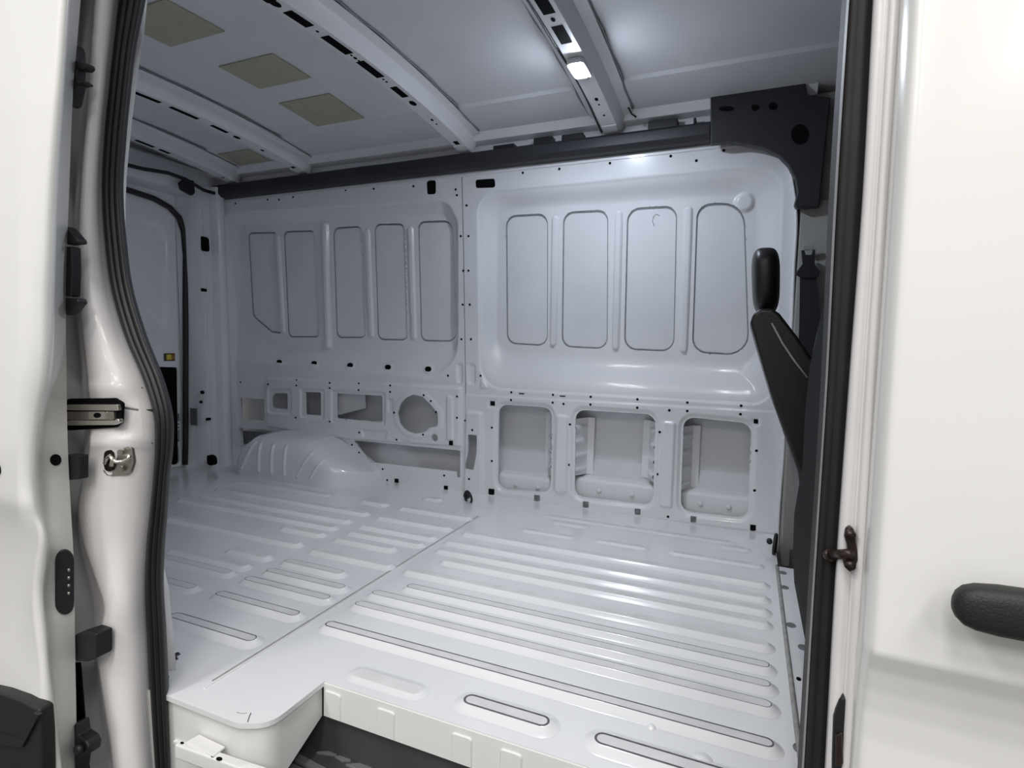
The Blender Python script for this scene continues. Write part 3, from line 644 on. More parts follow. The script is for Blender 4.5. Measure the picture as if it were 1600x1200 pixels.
SL = [(0, 187), (75, 178), (150, 170), (225, 163), (300, 160), (375, 164), (450, 174), (525, 195), (600, 226), (650, 240), (700, 242), (750, 239), (800, 234), (850, 229), (900, 227), (1000, 230), (1100, 235), (1190, 241)]
SR = [(0, 228), (75, 213), (150, 204), (225, 197), (300, 193), (375, 198), (450, 208), (525, 230), (600, 259), (650, 271), (700, 271), (750, 265), (800, 262), (850, 258), (900, 256), (1000, 261), (1100, 265), (1190, 268)]
C3 = [(0, 150), (150, 140), (300, 128), (450, 125), (560, 136), (600, 140), (700, 142), (800, 125), (850, 133), (900, 150), (950, 165), (1000, 155), (1100, 165), (1190, 178)]
C2 = [(0, 130), (150, 122), (300, 116), (450, 116), (560, 124), (600, 128), (700, 130), (800, 121), (850, 124), (900, 136), (950, 146), (1000, 146), (1100, 152), (1190, 166)]
rowsC = np.concatenate([np.arange(-260, 0, 20), np.arange(0, 1230, 10)])
mix = lambda A, B, t: (lambda py: float(tab(A, py)) * (1 - t) + float(tab(B, py)) * t)
cp = loft('rear_pillar', rowsC, [(60, 0.79), (92, 0.785), (mix(C2, C2, 0), 0.875), (lambda py: float(tab(C3, py)) - 3, [(590, .808), (605, .80), (625, .812), (672, .812), (690, .795), (705, .808)]), (mix(C3, C3, 0), [(590, .784), (605, .777), (625, .790), (672, .790), (690, .773), (705, .784)]), (mix(C3, SL, .35), [(590, .785), (605, .778), (625, .791), (672, .791), (690, .774), (705, .785)]), (mix(C3, SL, .8), 0.822), (SL, 0.862), (mix(SL, SR, .4), 0.885), (mix(SL, SR, .9), 0.92)], 'jamb_paint', near)
tag(cp, 'white door pillar beside the open sliding door')
inn = loft('pillar_inner_edge', rowsC, [(mix(SL, SR, .6), 0.905), (lambda py: float(tab(SR, py)) + float(np.interp(py, [0, 60, 300, 420, 860, 920, 1090], [2, 9, 4, -4, -6, 8, 14])), 0.925), (lambda py: float(tab(SR, py)) - 20, 1.02)], 'inner_paint', near)
seal = loft('door_weatherstrip', rowsC, [(lambda py: float(tab(SL, py)) + 1, 0.885), (SL, 0.858), (mix(SL, SR, .06), 0.848), (mix(SL, SR, .16), 0.842), (mix(SL, SR, .26), 0.850), (mix(SL, SR, .30), 0.850), (mix(SL, SR, .40), 0.838), (mix(SL, SR, .52), 0.846), (mix(SL, SR, .56), 0.846), (mix(SL, SR, .70), 0.836), (mix(SL, SR, .88), 0.848), (SR, 0.870), (mix(SL, SR, .95), 0.90)], 'rubber')
tag(seal, 'black ribbed rubber seal curving down the pillar left of the opening', 'rubber seal')

BW = [(-300, 1347), (0, 1325), (300, 1306), (600, 1291), (900, 1272), (1190, 1255)]
BD = [(-300, 1382), (0, 1364), (300, 1348), (600, 1326), (900, 1305), (1190, 1289)]
BE = [(-300, 1440), (0, 1421), (300, 1401), (600, 1385), (900, 1371), (1190, 1351)]
rowsB = np.arange(-600, 1420, 25)
bp = loft('front_pillar', rowsB, [(mix(BW, BD, .9), 0.93), (BD, 0.868), (mix(BD, BE, .05), 0.848), (mix(BD, BE, .28), 0.838), (mix(BD, BE, .36), 0.848), (mix(BD, BE, .44), 0.832), (mix(BD, BE, .60), 0.822), (mix(BD, BE, .66), 0.826), (mix(BD, BE, .95), 0.840)], 'jamb_paint', near)
tag(bp, 'white door pillar between the opening and the front door')
bs = loft('door_weatherstrip', rowsB, [(mix(BW, BD, -.25), 0.98), (mix(BW, BD, -.06), 0.935), (mix(BW, BD, .05), 0.885), (mix(BW, BD, .3), 0.868), (mix(BW, BD, .40), 0.878), (mix(BW, BD, .62), 0.862), (mix(BW, BD, .80), 0.872), (mix(BW, BD, 1.0), 0.872), (mix(BW, BD, .99), 0.90)], 'rubber_brown')
tag(bs, 'dark brown rubber seal down the pillar right of the opening', 'rubber seal')
bl = loft('seal_lip', rowsB, [(mix(BW, BD, -.05), 0.905), (mix(BW, BD, .0), 0.896), (mix(BW, BD, .05), 0.882)], 'piping', bs)

# scuffs left by cargo
MB().tube([fl(px, py, 0.0006) for px, py in ((387, 1128), (389, 1121), (392, 1114))], 0.0010, 5).build('scuff_mark', 'grime', floor, True)
MB().tube([fl(px, py, 0.0004) for px, py in ((370, 1113), (378, 1115), (386, 1114))], 0.0007, 5).build('scuff_mark', 'shade_scuff_grey', floor, True)
MB().tube([(wl(px, py)[0], yw(wl(px, py)[1]) + 0.0655, wl(px, py)[1]) for px, py in ((1019, 349), (1016, 341), (1018, 333), (1022, 330), (1027, 332))], 0.0016, 5).build('scuff_mark', 'grime', wall, True)
# ------------------------------------------------------------------ body side profile shared by both outer doors
def scallop(z): return np.interp(z, [-0.5, 0.0, 0.10, 0.18, 0.25, 0.31, 0.36, 0.40, 0.43, 0.46, 0.482, 0.487, 0.9, 1.3, 1.9], [0.004, 0.004, 0.014, 0.024, 0.0305, 0.0325, 0.0315, 0.0275, 0.0215, 0.0125, 0.0025, 0.0, 0.0, 0.010, 0.05])
# ------------------------------------------------------------------ sliding door, slid back along the body
DA = [(-200, 105), (0, 89), (150, 80), (300, 69), (450, 64), (600, 60), (650, 51), (700, 45), (760, 44), (800, 50), (845, 59), (880, 53), (920, 49), (960, 50), (1000, 55), (1050, 61), (1090, 62), (1190, 71)]
DB = [(-200, 126), (0, 111), (150, 101), (300, 92), (450, 87), (600, 81), (650, 72), (700, 66), (760, 64), (800, 68), (845, 77), (880, 75), (920, 71), (960, 73), (1000, 77), (1050, 81), (1100, 87), (1190, 97)]
DC = [(-200, 140), (0, 126), (150, 114), (300, 108), (450, 103), (600, 104), (700, 106), (800, 111), (850, 114), (900, 116), (1000, 117), (1100, 119), (1190, 120)]
rowsD = np.concatenate([np.arange(-220, 0, 20), np.arange(0, 1300, 10)])
YD = 0.655
def dskin(px):
    return [(py, YD + float(scallop(at(px, py, YD)[2])) * 0.7) for py in rowsD]
sd = loft('door_2', rowsD, [(-190, dskin(-190)), (-120, dskin(-120)), (-60, dskin(-60)), (-10, dskin(-10)), (25, dskin(25)), (mix(DA, DA, 0), dskin(55)), (mix(DA, DB, .55), 0.668), (mix(DA, DB, .9), 0.680), (DB, 0.690), (mix(DB, DC, .06), 0.698), (DC, 0.735), (lambda py: float(tab(DC, py)) - 6, 0.76), (lambda py: float(tab(DC, py)) - 70, 0.765)], 'body_paint')
tag(sd, 'white sliding door pushed back open at the left edge', 'door', kind='structure')
def edgeY(px, py):
    b, c_ = float(tab(DB, py)), float(tab(DC, py)); return 0.698 + (px - b) / (c_ - b) * 0.037
def edge_part(name, pts, m, parent=sd, out=0.006, r=0.004, inset=0.002):
    P = [at(px, py, edgeY(px, py)) + np.array((0.004, -0.002, 0)) for px, py in pts]
    return MB().prism(P, (out, -out*0.6, 0), bevel=min(out*0.4, 0.003)).build(name, m, parent, False)
def arc(cx, cy, rx, ry, a0=0, a1=360, n=18): return [(cx + rx*math.cos(math.radians(a0 + (a1 - a0)*k/n)), cy + ry*math.sin(math.radians(a0 + (a1 - a0)*k/n))) for k in range(n + (0 if a1 - a0 == 360 else 1))]
lk = edge_part('lock_plate', arc(101, 875, 15, 18, 180, 360, 10) + arc(101, 940, 15, 18, 0, 180, 10), 'black_plastic')
for yy in (888, 900, 912, 924):
    q = at(108, yy, edgeY(108, yy)); MB().tube([q + np.array((0.010, -0.006, -0.004)), q + np.array((0.012, -0.007, 0.004))], 0.003, 6).build('lock_stud', 'steel', lk, True)
edge_part('edge_hole', arc(87, 718, 9, 9), 'dark_cavity', out=0.001)
def yblock(name, pts, Y, depth, m, parent, bev=0.003):
    return MB().prism([at(px, py, Y) for px, py in pts], (0, depth, 0)).build(name, m, parent) if not bev else bevel(MB().prism([at(px, py, Y) for px, py in pts], (0, depth, 0)).build(name, m, parent), bev, 2)
yblock('latch', [(104, 165), (106, 120), (109, 72), (114, 67), (118, 76), (119, 95), (132, 97), (134, 103), (129, 108), (119, 107), (118, 122), (129, 125), (131, 130), (119, 132), (116, 145), (112, 163)], 0.735, 0.02, 'black_plastic', sd)
yblock('guide_fin', [(103, 353), (113, 365), (121, 374), (121, 380), (103, 382)], 0.735, 0.02, 'black_plastic', sd)
yblock('guide_fin', [(101, 465), (120, 466), (122, 473), (112, 485), (102, 493)], 0.735, 0.02, 'black_plastic', sd)
yblock('guide_pad', [(101, 385), (111, 385), (112, 425), (110, 463), (101, 463)], 0.735, 0.02, 'black_plastic', sd)
yblock('bumper', [(104, 710), (124, 712), (124, 749), (106, 751)], 0.742, 0.02, 'black_plastic', sd)
yblock('bumper', [(116, 992), (136, 986), (151, 991), (151, 1028), (136, 1035), (117, 1034)], 0.742, 0.035, 'black_plastic', sd, 0.004)
yblock('gap_shade_plate', [(100, 1036), (124, 1036), (140, 1230), (100, 1230)], 0.778, 0.004, 'dark_cavity', near, 0)  # dark plate painted in for the shade between door and pillar
ro = yblock('roller_arm', [(97, 1148), (104, 1136), (118, 1131), (121, 1150), (133, 1158), (138, 1168), (136, 1180), (122, 1186), (118, 1215), (97, 1215)], 0.73, 0.03, 'black_plastic', sd, 0.004)
q = at(128, 1168, 0.728); MB().tube([q, q + np.array((0, -0.012, 0))], 0.011, 14).build('roller_wheel', 'rubber', ro, True)
c = at(-2, 733, YD); MB().prism(disc((c[0], YD - 0.001, c[2]), (1, 0, 0), (0, 0, 1), 0.010, 0.013), (0, -0.003, 0), bevel=0.002).build('key_hole', 'dark_cavity', sd)
cl = MB().prism([at(px, py, 0.640) for px, py in ((-190, 1036), (0, 1083), (30, 1094), (60, 1110), (63, 1150), (66, 1300), (-190, 1300))], (0, 0.03, 0)).build('side_cladding', 'cladding', sd); bevel(cl, 0.006, 2)
MB().prism([at(px, py, 0.634) for px, py in ((-190, 1130), (0, 1150), (28, 1156), (52, 1114), (60, 1118), (34, 1168), (0, 1164), (-190, 1146))], (0, 0.008, 0)).build('cladding_fold', 'cladding', sd)

# ------------------------------------------------------------------ front door
X0 = 0.1515
zs = np.concatenate([np.linspace(-0.5, 0.30, 22), np.linspace(0.31, 0.52, 40), np.linspace(0.55, 1.8, 30)])
xs = [(X0 + 0.010, 0.085), (X0 - 0.004, 0.056), (X0 - 0.006, 0.046), (X0 - 0.0055, 0.030), (X0 - 0.003, 0.014), (X0 + 0.001, 0.004), (X0 + 0.005, 0.001), (X0 + 0.012, 0.0)] + [(x, -0.012 * math.sin(min(1, (x - X0)) * math.pi)) for x in (0.2, 0.3, 0.4, 0.55, 0.7, 0.9, 1.2)]
V = []
for z in zs:
    for x, dy_ in xs: V.append((x, 0.764 + dy_ + float(scallop(z)), z))
n = len(xs); fd = obj('door_3', V, [(i*n + j, i*n + j + 1, (i+1)*n + j + 1, (i+1)*n + j) for i in range(len(zs) - 1) for j in range(n - 1)], 'body_paint')
tag(fd, 'closed white front passenger door filling the right side', 'door', kind='structure')
# pull handle: rounded bar on two feet
V = []; ns = 20
h0 = at(1490, 948, 0.715); xa, xb = h0[0], h0[0] + 0.27; zc = at(1600, 964, 0.715)[2]
prof_ = [(0, .02), (.001, .30), (.004, .55), (.010, .78), (.020, .92), (.04, 1), (.15, 1.05), (.21, .95), (.25, .7), (.265, .4), (.27, .02)]
for dx, k in prof_:
    for i in range(ns):
        t = 2*math.pi*i/ns; cx, sx = math.cos(t), math.sin(t)
        V.append((xa + dx, 0.722 + 0.018*k*np.sign(cx)*abs(cx)**0.7, zc + 0.026*k*np.sign(sx)*abs(sx)**0.7 + 0))
F = [(i*ns + j, i*ns + (j+1) % ns, (i+1)*ns + (j+1) % ns, (i+1)*ns + j) for i in range(len(prof_) - 1) for j in range(ns)] + [tuple(range(ns - 1, -1, -1)), tuple((len(prof_) - 1)*ns + j for j in range(ns))]
hd = obj('door_handle', V, F, 'cladding', fd); tag(hd, 'black plastic pull handle')
for dx in (0.03, 0.22): bevel(MB().box((xa + dx + 0.01, 0.73, zc - 0.012), (xa + dx + 0.03, 0.772, zc + 0.012)).build('handle_foot', 'cladding', hd), 0.004)
# striker and stop on the front pillar
def bY(px, py):
    d_, e_ = float(tab(BD, py)), float(tab(BE, py)); return float(np.interp((px - d_) / (e_ - d_), [0, .05, .28, .36, .44, .60], [.868, .848, .838, .848, .832, .822])) 
sk = empty('door_striker', at(1330, 860, 0.83)); tag(sk, 'dark steel striker bolted to the pillar beside the front door', 'striker')
def sub(name, pts, Y, dep, m, root, bev=0.002):
    o = MB().prism([at(px, py, Y) - np.array(root.location) for px, py in pts], (0, dep, 0)).build(name, m, root); return bevel(o, bev, 2) if bev else o
mat('dark_steel', (0.035, 0.022, 0.018), 0.30, metal=0.4, noise=0.2, nscale=60)
sub('striker_plate', [(1320, 840), (1322, 828), (1329, 823), (1335, 828), (1340, 860), (1341, 875), (1336, 888), (1329, 895), (1320, 887), (1317, 876), (1320, 868), (1325, 862), (1323, 850)], 0.826, 0.012, 'dark_steel', sk)
q0 = at(1330, 865, 0.822) - np.array(sk.location); q1 = at(1299, 867, 0.86) - np.array(sk.location)
MB().tube([q0, q1], 0.0065, 12).build('striker_pin', 'dark_steel', sk, True)
MB().tube([q1, q1 + (q1 - q0) * 0.12], 0.009, 12).build('pin_head', 'dark_steel', sk, True)
for py in (834, 882):
    q = at(1328, py, 0.824) - np.array(sk.location); MB().tube([q, q + np.array((0, -0.006, 0))], 0.006, 10).build('striker_bolt', 'dark_steel', sk, True)
dl = empty('door_stop', at(1314, 1150, 0.84)); tag(dl, 'black stop low on the pillar beside the front door', 'door stop')
sub('stop_body', [(1303, 1125), (1306, 1112), (1312, 1094), (1318, 1089), (1324, 1096), (1325, 1140), (1323, 1200), (1318, 1230), (1300, 1230), (1301, 1180)], 0.834, 0.014, 'black_plastic', dl, 0.003)
sub('stop_pad', [(1306, 1150), (1316, 1145), (1318, 1195), (1306, 1200)], 0.829, 0.006, 'dark_steel', dl, 0.002)

# ------------------------------------------------------------------ fittings of the rear pillar
def jY(px, py):
    xs_ = [float(tab(C2, py)), float(tab(C3, py)), 0, 0, float(tab(SL, py))]; xs_[2] = xs_[1] + .35*(xs_[4] - xs_[1]); xs_[3] = xs_[1] + .8*(xs_[4] - xs_[1])
    return float(np.interp(px, xs_, [.85, .792, .790, .822, .862]))
def jam(name, pts, out, dep, m, root, bev=0.0):
    P = [at(px, py, jY(px, py) - out) - np.array(root.location) for px, py in pts]
    o = MB().prism(P, (0, dep, 0)).build(name, m, root); return bevel(o, bev, 2) if bev else o
def rp(pts, r): return [tuple(p) for p in rpoly(pts, r, 5)]
lt = empty('latch_rail', at(150, 648, 0.80)); tag(lt, 'steel latch rail set in a dark slot of the left pillar', 'latch')
sub('slot', rp([(104, 623), (178, 622), (191, 630), (189, 660), (180, 668), (104, 673)], 5), 0.786, 0.006, 'dark_cavity', lt, 0)
sub('rail', rp([(104, 632), (183, 632), (185, 642), (104, 641)], 2), 0.778, 0.008, 'bright_steel', lt, 0.001)
sub('rail', rp([(104, 657), (178, 657), (184, 653), (186, 660), (178, 664), (104, 665)], 2), 0.776, 0.010, 'bright_steel', lt, 0.001)
sub('inner_plate', rp([(104, 643), (178, 643), (178, 656), (104, 656)], 2), 0.782, 0.004, 'steel', lt, 0)
sub('cam', rp([(138, 643), (164, 643), (164, 655), (138, 655)], 2), 0.779, 0.004, 'bright_steel', lt, 0)
sub('cam_hole', arc(151, 649, 5, 4), 0.7775, 0.002, 'dark_cavity', lt, 0)
cu = empty('striker_cup', at(182, 720, 0.81)); tag(cu, 'worn steel striker cup below the latch rail on the left pillar', 'striker')
jam('cup_plate', rp([(158, 704), (168, 697), (190, 693), (205, 698), (208, 722), (202, 742), (178, 744), (162, 741), (157, 725)], 9), 0.006, 0.008, 'steel', cu, 0.002)
jam('cup_recess', rp([(163, 706), (175, 700), (178, 722), (174, 738), (164, 735), (161, 722)], 6), 0.008, 0.003, 'dark_steel', cu)
P = [at(px, py, jY(px, py) - 0.016) - np.array(cu.location) for px, py in ((176, 718), (182, 722), (192, 721), (200, 717), (203, 711))]
MB().tube(P, 0.004, 8).build('striker_loop', 'bright_steel', cu, True)
P = [at(px, py, jY(px, py) - 0.012) - np.array(cu.location) for px, py in ((164, 724), (168, 716), (172, 712), (176, 718), (174, 728))]
MB().tube(P, 0.0045, 8).build('striker_loop', 'bright_steel', cu, True)
for px, py in ((187, 707), (187, 733)): jam('cup_screw', arc(px, py, 4.5, 4.5), 0.010, 0.004, 'steel', cu)
for pts in ([(144, 603), (190, 604), (222, 606)], [(194, 636), (215, 640), (238, 641)], [(146, 693), (190, 690), (238, 692)]):
    MB().tube([at(px, py, jY(px, py) - 0.0005) for px, py in pts], 0.0022, 6).build('panel_joint', 'seam_sealer', near, True)

# ------------------------------------------------------------------ step below the floor edge
stp = bevel(MB().box((-1.19, 0.90, -0.22), (0.08, 1.075, -0.20)).build('entry_step', 'step_plastic'), 0.006)
root = empty('entry_step', (-0.5, 1.0, -0.22)); stp.name = 'step_tray'; root.name = 'entry_step'
stp.parent = root; stp.matrix_parent_inverse = Matrix.Translation((0.5, -1.0, 0.22))
tag(root, 'black plastic entry step with ribbed tread under the floor edge', 'step')
def tread(pts):
    o = MB().prism([fl(px, py, -0.20) - np.array(root.location) for px, py in pts], (0, 0, 0.006), bevel=0.002).build('tread_bar', 'step_tread', root)
for pts in ([(523, 1184), (591, 1181), (586, 1188), (534, 1191)], [(540, 1197), (616, 1190), (622, 1197), (560, 1206)], [(494, 1178), (580, 1171), (600, 1178), (586, 1180), (520, 1182)], [(450, 1186), (462, 1178), (530, 1214), (515, 1218)], [(600, 1176), (612, 1172), (700, 1210), (680, 1214)], [(428, 1200), (444, 1190), (500, 1216), (480, 1222)]): tread(pts)
bk = MB().box((-1.18, 1.06, -0.20), (0.08, 1.075, -0.095)).build('step_riser', 'step_plastic', root); bk.matrix_parent_inverse = Matrix.Translation((0.5, -1.0, 0.22))
# folded bracket in front of the notch
br = empty('mounting_bracket', fl(330, 1175, -0.072)); tag(br, 'cream folded steel bracket with bolt holes below the floor notch', 'bracket')
o_ = np.array(br.location)
zq = -0.072
A = [fl(px, py, zq) - o_ for px, py in ((272, 1163), (283, 1155), (305, 1161), (438, 1205), (520, 1240), (500, 1250), (404, 1211))]
bevel(MB().prism(A, (0, 0, -0.034)).build('bracket_arm', 'bracket_paint', br), 0.004)
A = [fl(px, py, zq + 0.004) - o_ for px, py in ((291, 1158), (312, 1147), (352, 1166), (333, 1181))]
bevel(MB().prism(A, (0, 0, -0.006)).build('bracket_flap', 'bracket_paint', br), 0.002)
for px, py, a in ((284.5, 1161, 3), (332, 1182, 2.5), (342.5, 1186, 5)):
    MB().prism([fl(x, y, zq + 0.0004) - o_ for x, y in arc(px, py, a, a*0.6, n=12)], (0, 0, 0.0008)).build('bolt_hole', 'dark_cavity', br)

# ------------------------------------------------------------------ cable duct and pillar cover
dc = MB().prism([(-3.30, y, z) for y, z in rpoly([(2.668, 1.738), (2.612, 1.742), (2.588, 1.760), (2.588, 1.806), (2.604, 1.818), (2.672, 1.818)], .008, 3)], (3.097, 0, 0)).build('trim_1', 'cover_plastic')
soft(dc, 35); tag(dc, 'long black cable duct along the top of the far wall', 'cable duct', kind='structure')
for x0, x1, yt in ((770, 802, 229), (833, 862, 217), (877, 910, 212), (1012, 1058, 190), (1083, 1087, 187)):
    a = at(x0, yt + 10, 2.60)[0]; b = at(x1, yt + 10, 2.60)[0]; zt = at((x0 + x1)/2, yt - 3, 2.605)[2]
    bevel(MB().box((a, 2.602, 1.81), (b, 2.655, zt)).build('duct_tab', 'black_plastic', dc), 0.003)
cvp = [(1110, 147), (1150, 141), (1225, 124), (1238, 117), (1240, 107), (1257, 107), (1261, 145), (1266, 148), (1298, 152), (1289, 235), (1280, 322), (1244, 324), (1241, 318), (1246, 300), (1243, 280), (1232, 258), (1218, 243), (1195, 231), (1165, 224), (1138, 220), (1110, 223)]
cv = MB().prism([at(px, py, 2.57) for px, py in cvp], (0, 0.05, 0)).build('trim_2', 'cover_plastic'); bevel(cv, 0.005, 2)
tag(cv, 'black plastic cover in the upper corner above the seat', 'trim panel', kind='structure')
for px, py, a, b in ((1135, 170, 12, 4), (1180, 168, 6, 5), (1208, 166, 7, 6), (1250, 210, 14, 16)):
    MB().prism([at(x, y, 2.5695) for x, y in arc(px, py, a, b)], (0, -0.0015, 0)).build('cover_recess', 'dark_cavity', cv)

# ------------------------------------------------------------------ dome light on the second bow
XB = bows['b'][1]; yl = ax(905, 102, XB)[1]; zl = float(zb(yl))
dm = empty('dome_light', (XB, yl, zl)); tag(dm, 'small lit white dome light on the roof bow', 'dome light')
q = rpoly([(-0.033, -0.062), (0.033, -0.062), (0.033, 0.075), (-0.033, 0.075)], 0.018)
soft(MB().prism([(x, y, 0.0) for x, y in q], (0, 0, -0.018), bevel=0.003).build('lamp_base', 'lamp_shell', dm), 30)
V = []; q = rpoly([(-0.028, -0.055), (0.028, -0.055), (0.028, 0.042), (-0.028, 0.042)], 0.016); n = len(q); F = []
for k, (s_, z) in enumerate(((1, -0.012), (0.99, -0.020), (0.92, -0.0245), (0.7, -0.0265))): V += [(x*s_, y*s_, z) for x, y in q]
for k in range(3): F += [(k*n + i, k*n + (i+1) % n, (k+1)*n + (i+1) % n, (k+1)*n + i) for i in range(n)]
F.append(tuple(3*n + i for i in range(n))); obj('lens', V, F, 'lens', dm)
bevel(MB().box((-0.016, 0.048, -0.026), (0.020, 0.070, -0.012)).build('switch', 'steel', dm), 0.004)
# ------------------------------------------------------------------ adhesive pads on the roof skin
labs = ['tan damping pad nearest the door seal of the three lined up between roof bows', 'middle one of the three tan damping pads lined up between roof bows', 'tan damping pad nearest the far wall of the three lined up between roof bows', 'dim tan damping pad between the two rearmost roof bows']
for lab, (ya, yb_, xa_, xb_) in zip(labs, ((1.30, 1.525, -2.10, -1.81), (1.712, 1.92, -2.07, -1.775), (2.06, 2.31, -2.10, -1.80), (2.40, 2.56, -2.93, -2.68))):
    V = []; N = 8
    for s_ in (0.0012, -0.003):
        for k in range(N + 1):
            y = ya + (yb_ - ya)*k/N
            for x in (xa_, xb_): V.append((x, y, float(zr(y)) - (0.014 if y > 2.345 else 0.002) + s_))
    m_ = 2*(N + 1); F = [(2*k, 2*k + 1, 2*k + 3, 2*k + 2) for k in range(N)] + [(m_ + 2*k, m_ + 2*k + 2, m_ + 2*k + 3, m_ + 2*k + 1) for k in range(N)]
    F += [(2*k, 2*k + 2, m_ + 2*k + 2, m_ + 2*k) for k in range(N)] + [(2*k + 1, m_ + 2*k + 1, m_ + 2*k + 3, 2*k + 3) for k in range(N)] + [(0, m_, m_ + 1, 1), (2*N, 2*N + 1, m_ + 2*N + 1, m_ + 2*N)]
    tag(obj('damping_pad', V, F, 'foam_pad', None, False), lab, 'damping pad', 'tan pads on the roof skin')
# ------------------------------------------------------------------ loose wiring and a drawn-in crease line
ya = np.linspace(0.95, 2.62, 24)
tag(MB().tube([(XB - 0.046 + 0.003*math.sin(y*9), y, float(zb(y)) + 0.010 + 0.002*math.sin(y*7)) for y in ya], 0.0042, 6).build('lamp_cable', 'black_plastic', None, True), 'thin black cable along the roof bow with the dome light', 'cable')
tag(MB().tube([at(px, py, 2.54) for px, py in ((994, 183), (987, 178), (980, 165), (976, 150), (977, 140), (981, 133), (984, 136))], 0.004, 6).build('cable_tail', 'black_plastic', None, True), 'short hooked cable end hanging beside the lit roof bow', 'cable')
tag(MB().tube([at(px, py, 2.50) for px, py in ((1264, -30), (1259, 20), (1256, 50), (1251, 80), (1247, 100), (1246, 112))], 0.004, 6).build('headliner_crease', 'black_plastic', None, True), 'dark line added for the headliner edge crease above the corner cover', 'cable')  # dark tube drawn for the headliner edge crease, no wire here
hn = empty('wiring_harness', ax(290, 290, -3.2)); tag(hn, 'black wiring loom with a connector above the rear door', 'cable'); o_ = np.array(hn.location)
MB().tube([ax(px, py, -3.17) - o_ for px, py in ((150, 245), (200, 258), (225, 264), (262, 270), (290, 280), (318, 297), (335, 302))], 0.011, 8).build('loom', 'black_plastic', hn, True)
bevel(MB().prism([ax(px, py, -3.18) - o_ for px, py in ((277, 286), (284, 280), (298, 283), (300, 302), (296, 306), (280, 297))], (0.03, 0, 0)).build('connector', 'black_plastic', hn), 0.004)
# ------------------------------------------------------------------ tie-down rings
def ring(loc, lab, rr, tilt, yawn, plate):    # plate: size of the base
    t = empty('tie_down_ring', loc); tag(t, lab, 'tie-down ring', 'cargo tie-down rings')
    R_ = Matrix.Rotation(yawn, 3, 'Z') @ Matrix.Rotation(tilt, 3, 'X')
    P = [R_ @ Vector((rr*math.cos(a), 0, rr*1.12*math.sin(a))) for a in np.linspace(0, 2*math.pi, 28, endpoint=False)]
    MB().tube([tuple(p + Vector((rr*0.45, -0.022, 0))) for p in P], rr*0.20, 8, True).build('ring', 'black_plastic', t, True)
    soft(MB().prism(disc((-rr*0.25*plate, 0.012, rr*0.05), (1, 0, 0), (0, 0, 1), rr*0.7*plate, rr*0.7*plate, 18), (0, -0.022, 0), bevel=0.005).build('ring_base', 'black_plastic', t), 40)
    return t
ring(at(731, 775, 2.615), 'black tie-down ring at the foot of the middle wall post', 0.030, 0.15, -0.45, 0.9)
ring(at(1204, 847, 2.53), 'black tie-down ring low beside the driver seat', 0.036, 0.05, 1.45, 0.45)
ring(at(274, 1030, 0.965), 'black tie-down ring half hidden behind the left pillar', 0.018, 0.1, 1.1, 0.9)

# ------------------------------------------------------------------ seats
def rounded(name, c, hx_, hy_, hz_, e1, e2, m, parent, tilt=0.0, taper=0.0, nu=28, nv=20):
    V = []; F = []
    for i in range(nv + 1):
        p = -math.pi/2 + math.pi*i/nv
        for j in range(nu):
            t = 2*math.pi*j/nu; sg = lambda q, e_: math.copysign(abs(q)**e_, q)
            z = sg(math.sin(p), e1); k = sg(max(math.cos(p), 0), e1) * (1 + taper*z)
            x, y = hx_*k*sg(math.cos(t), e2), hy_*k*sg(math.sin(t), e2)
            V.append((c[0] + x + tilt*z*hz_, c[1] + y, c[2] + z*hz_))
    F = [(i*nu + j, i*nu + (j+1) % nu, (i+1)*nu + (j+1) % nu, (i+1)*nu + j) for i in range(nv) for j in range(nu)]
    return obj(name, V, F, m, parent)
ds = empty('driver_seat', (0.30, 1.95, -0.40)); tag(ds, 'black driver seat with headrest seen side-on', 'seat'); o_ = np.array(ds.location)
hc = at(1196, 441, 1.95)
hr = rounded('headrest', hc - o_, 0.040, 0.125, 0.100, 0.55, 0.6, 'seat_vinyl', ds, tilt=-0.06, taper=0.05)
for dy_ in (-0.05, 0.05): MB().tube([hc - o_ + np.array((0.004, dy_, -0.07)), hc - o_ + np.array((0.012, dy_, -0.17))], 0.007, 8).build('headrest_post', 'bright_steel', hr, True)
side = [(1172, 512), (1176, 500), (1184, 494), (1200, 494), (1209, 500), (1232, 530), (1262, 574), (1290, 640), (1310, 760), (1310, 900), (1262, 905), (1246, 800), (1232, 700), (1214, 648), (1203, 618), (1190, 575), (1180, 540)]
P = [at(px, py, 2.16) - o_ for px, py in side]
bevel(MB().prism(P, (0, -0.42, 0)).build('backrest', 'seat_vinyl', ds), 0.03, 4)
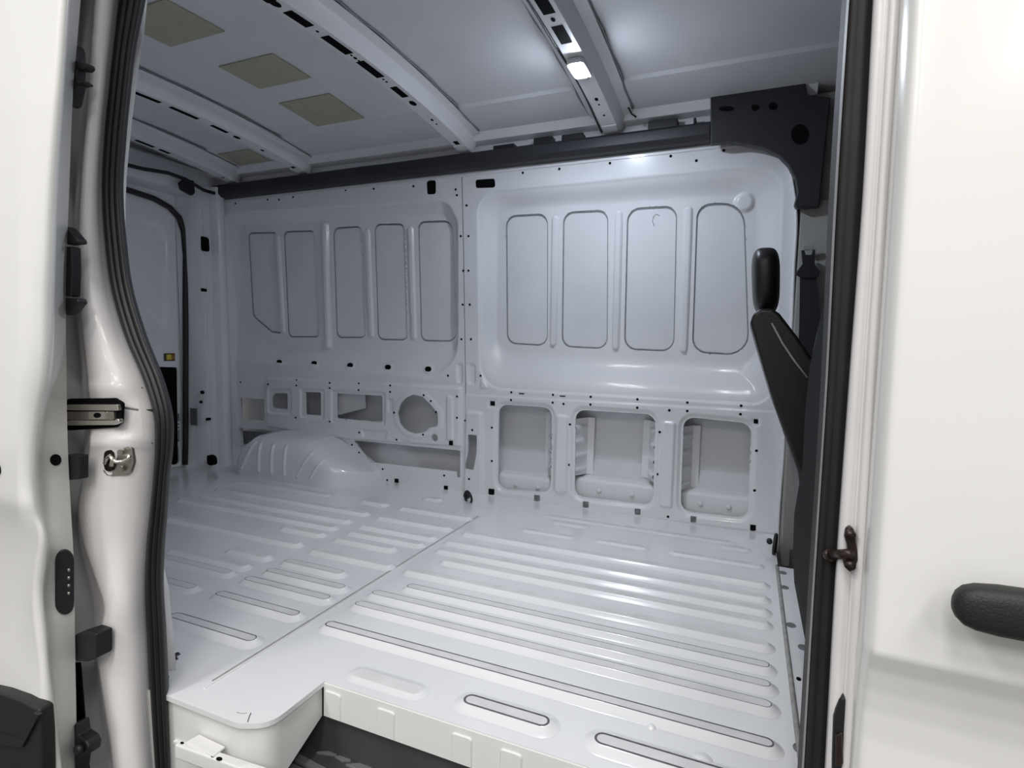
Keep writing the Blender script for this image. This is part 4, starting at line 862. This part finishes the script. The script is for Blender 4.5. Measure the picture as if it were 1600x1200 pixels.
pp = [at(px, py, 1.745) - o_ for px, py in ((1216, 512), (1228, 530), (1246, 556), (1262, 580))]; MB().tube(pp, 0.0035, 6).build('piping', 'piping', ds, True)
pp = [at(px, py, 1.735) - o_ for px, py in ((1206, 505), (1222, 535), (1240, 562), (1262, 590))]; MB().tube(pp, 0.003, 6).build('piping', 'piping', ds, True)
bevel(MB().box((-0.08, -0.24, 0.0), (0.42, 0.22, 0.60)).build('seat_base', 'seat_shell', ds), 0.03, 3)
ps = empty('passenger_seat', (0.35, 1.3, -0.40)); tag(ps, 'dark passenger seat back just behind the right door seal', 'seat'); o_ = np.array(ps.location)
side = [(1298, 450), (1290, 458), (1284, 482), (1276, 520), (1264, 570), (1257, 640), (1253, 720), (1240, 800), (1238, 860), (1240, 905), (1262, 1000), (1290, 1040), (1420, 1040), (1420, 600), (1360, 455), (1330, 440)]
P = [at(px, py, 1.50) - o_ for px, py in side]
bevel(MB().prism(P, (0, -0.44, 0)).build('backrest', 'seat_shell', ps), 0.02, 3)
bevel(MB().box((-0.10, -0.22, 0.0), (0.40, 0.22, 0.5)).build('seat_base', 'seat_shell', ps), 0.03, 3)
# ------------------------------------------------------------------ seat belt on the far pillar
sb = empty('seat_belt', at(1264, 540, 2.585)); tag(sb, 'dark seat belt hanging on the beige far pillar', 'seat belt')
sub('webbing', [(1250, 432), (1276, 431), (1280, 470), (1281, 498), (1274, 530), (1268, 560), (1247, 560), (1249, 500)], 2.572, 0.003, 'belt_web', sb, 0)
sub('belt_anchor', [(1252, 391), (1257, 391), (1259, 398), (1268, 398), (1270, 390), (1274, 390), (1273, 412), (1281, 424), (1279, 433), (1272, 434), (1252, 434), (1244, 430), (1245, 424), (1254, 412)], 2.565, 0.014, 'black_plastic', sb, 0.002)
sub('anchor_cover', [(1255, 383), (1271, 382), (1272, 390), (1255, 391)], 2.580, 0.008, 'cab_trim', sb, 0.002)

dl_ = MB().box((0.235, 0.86, -0.40), (1.68, 0.88, 1.95)).build('cab_side_blocker', 'cab_dark', fd)  # unseen dark sheet added to close the cab side against light
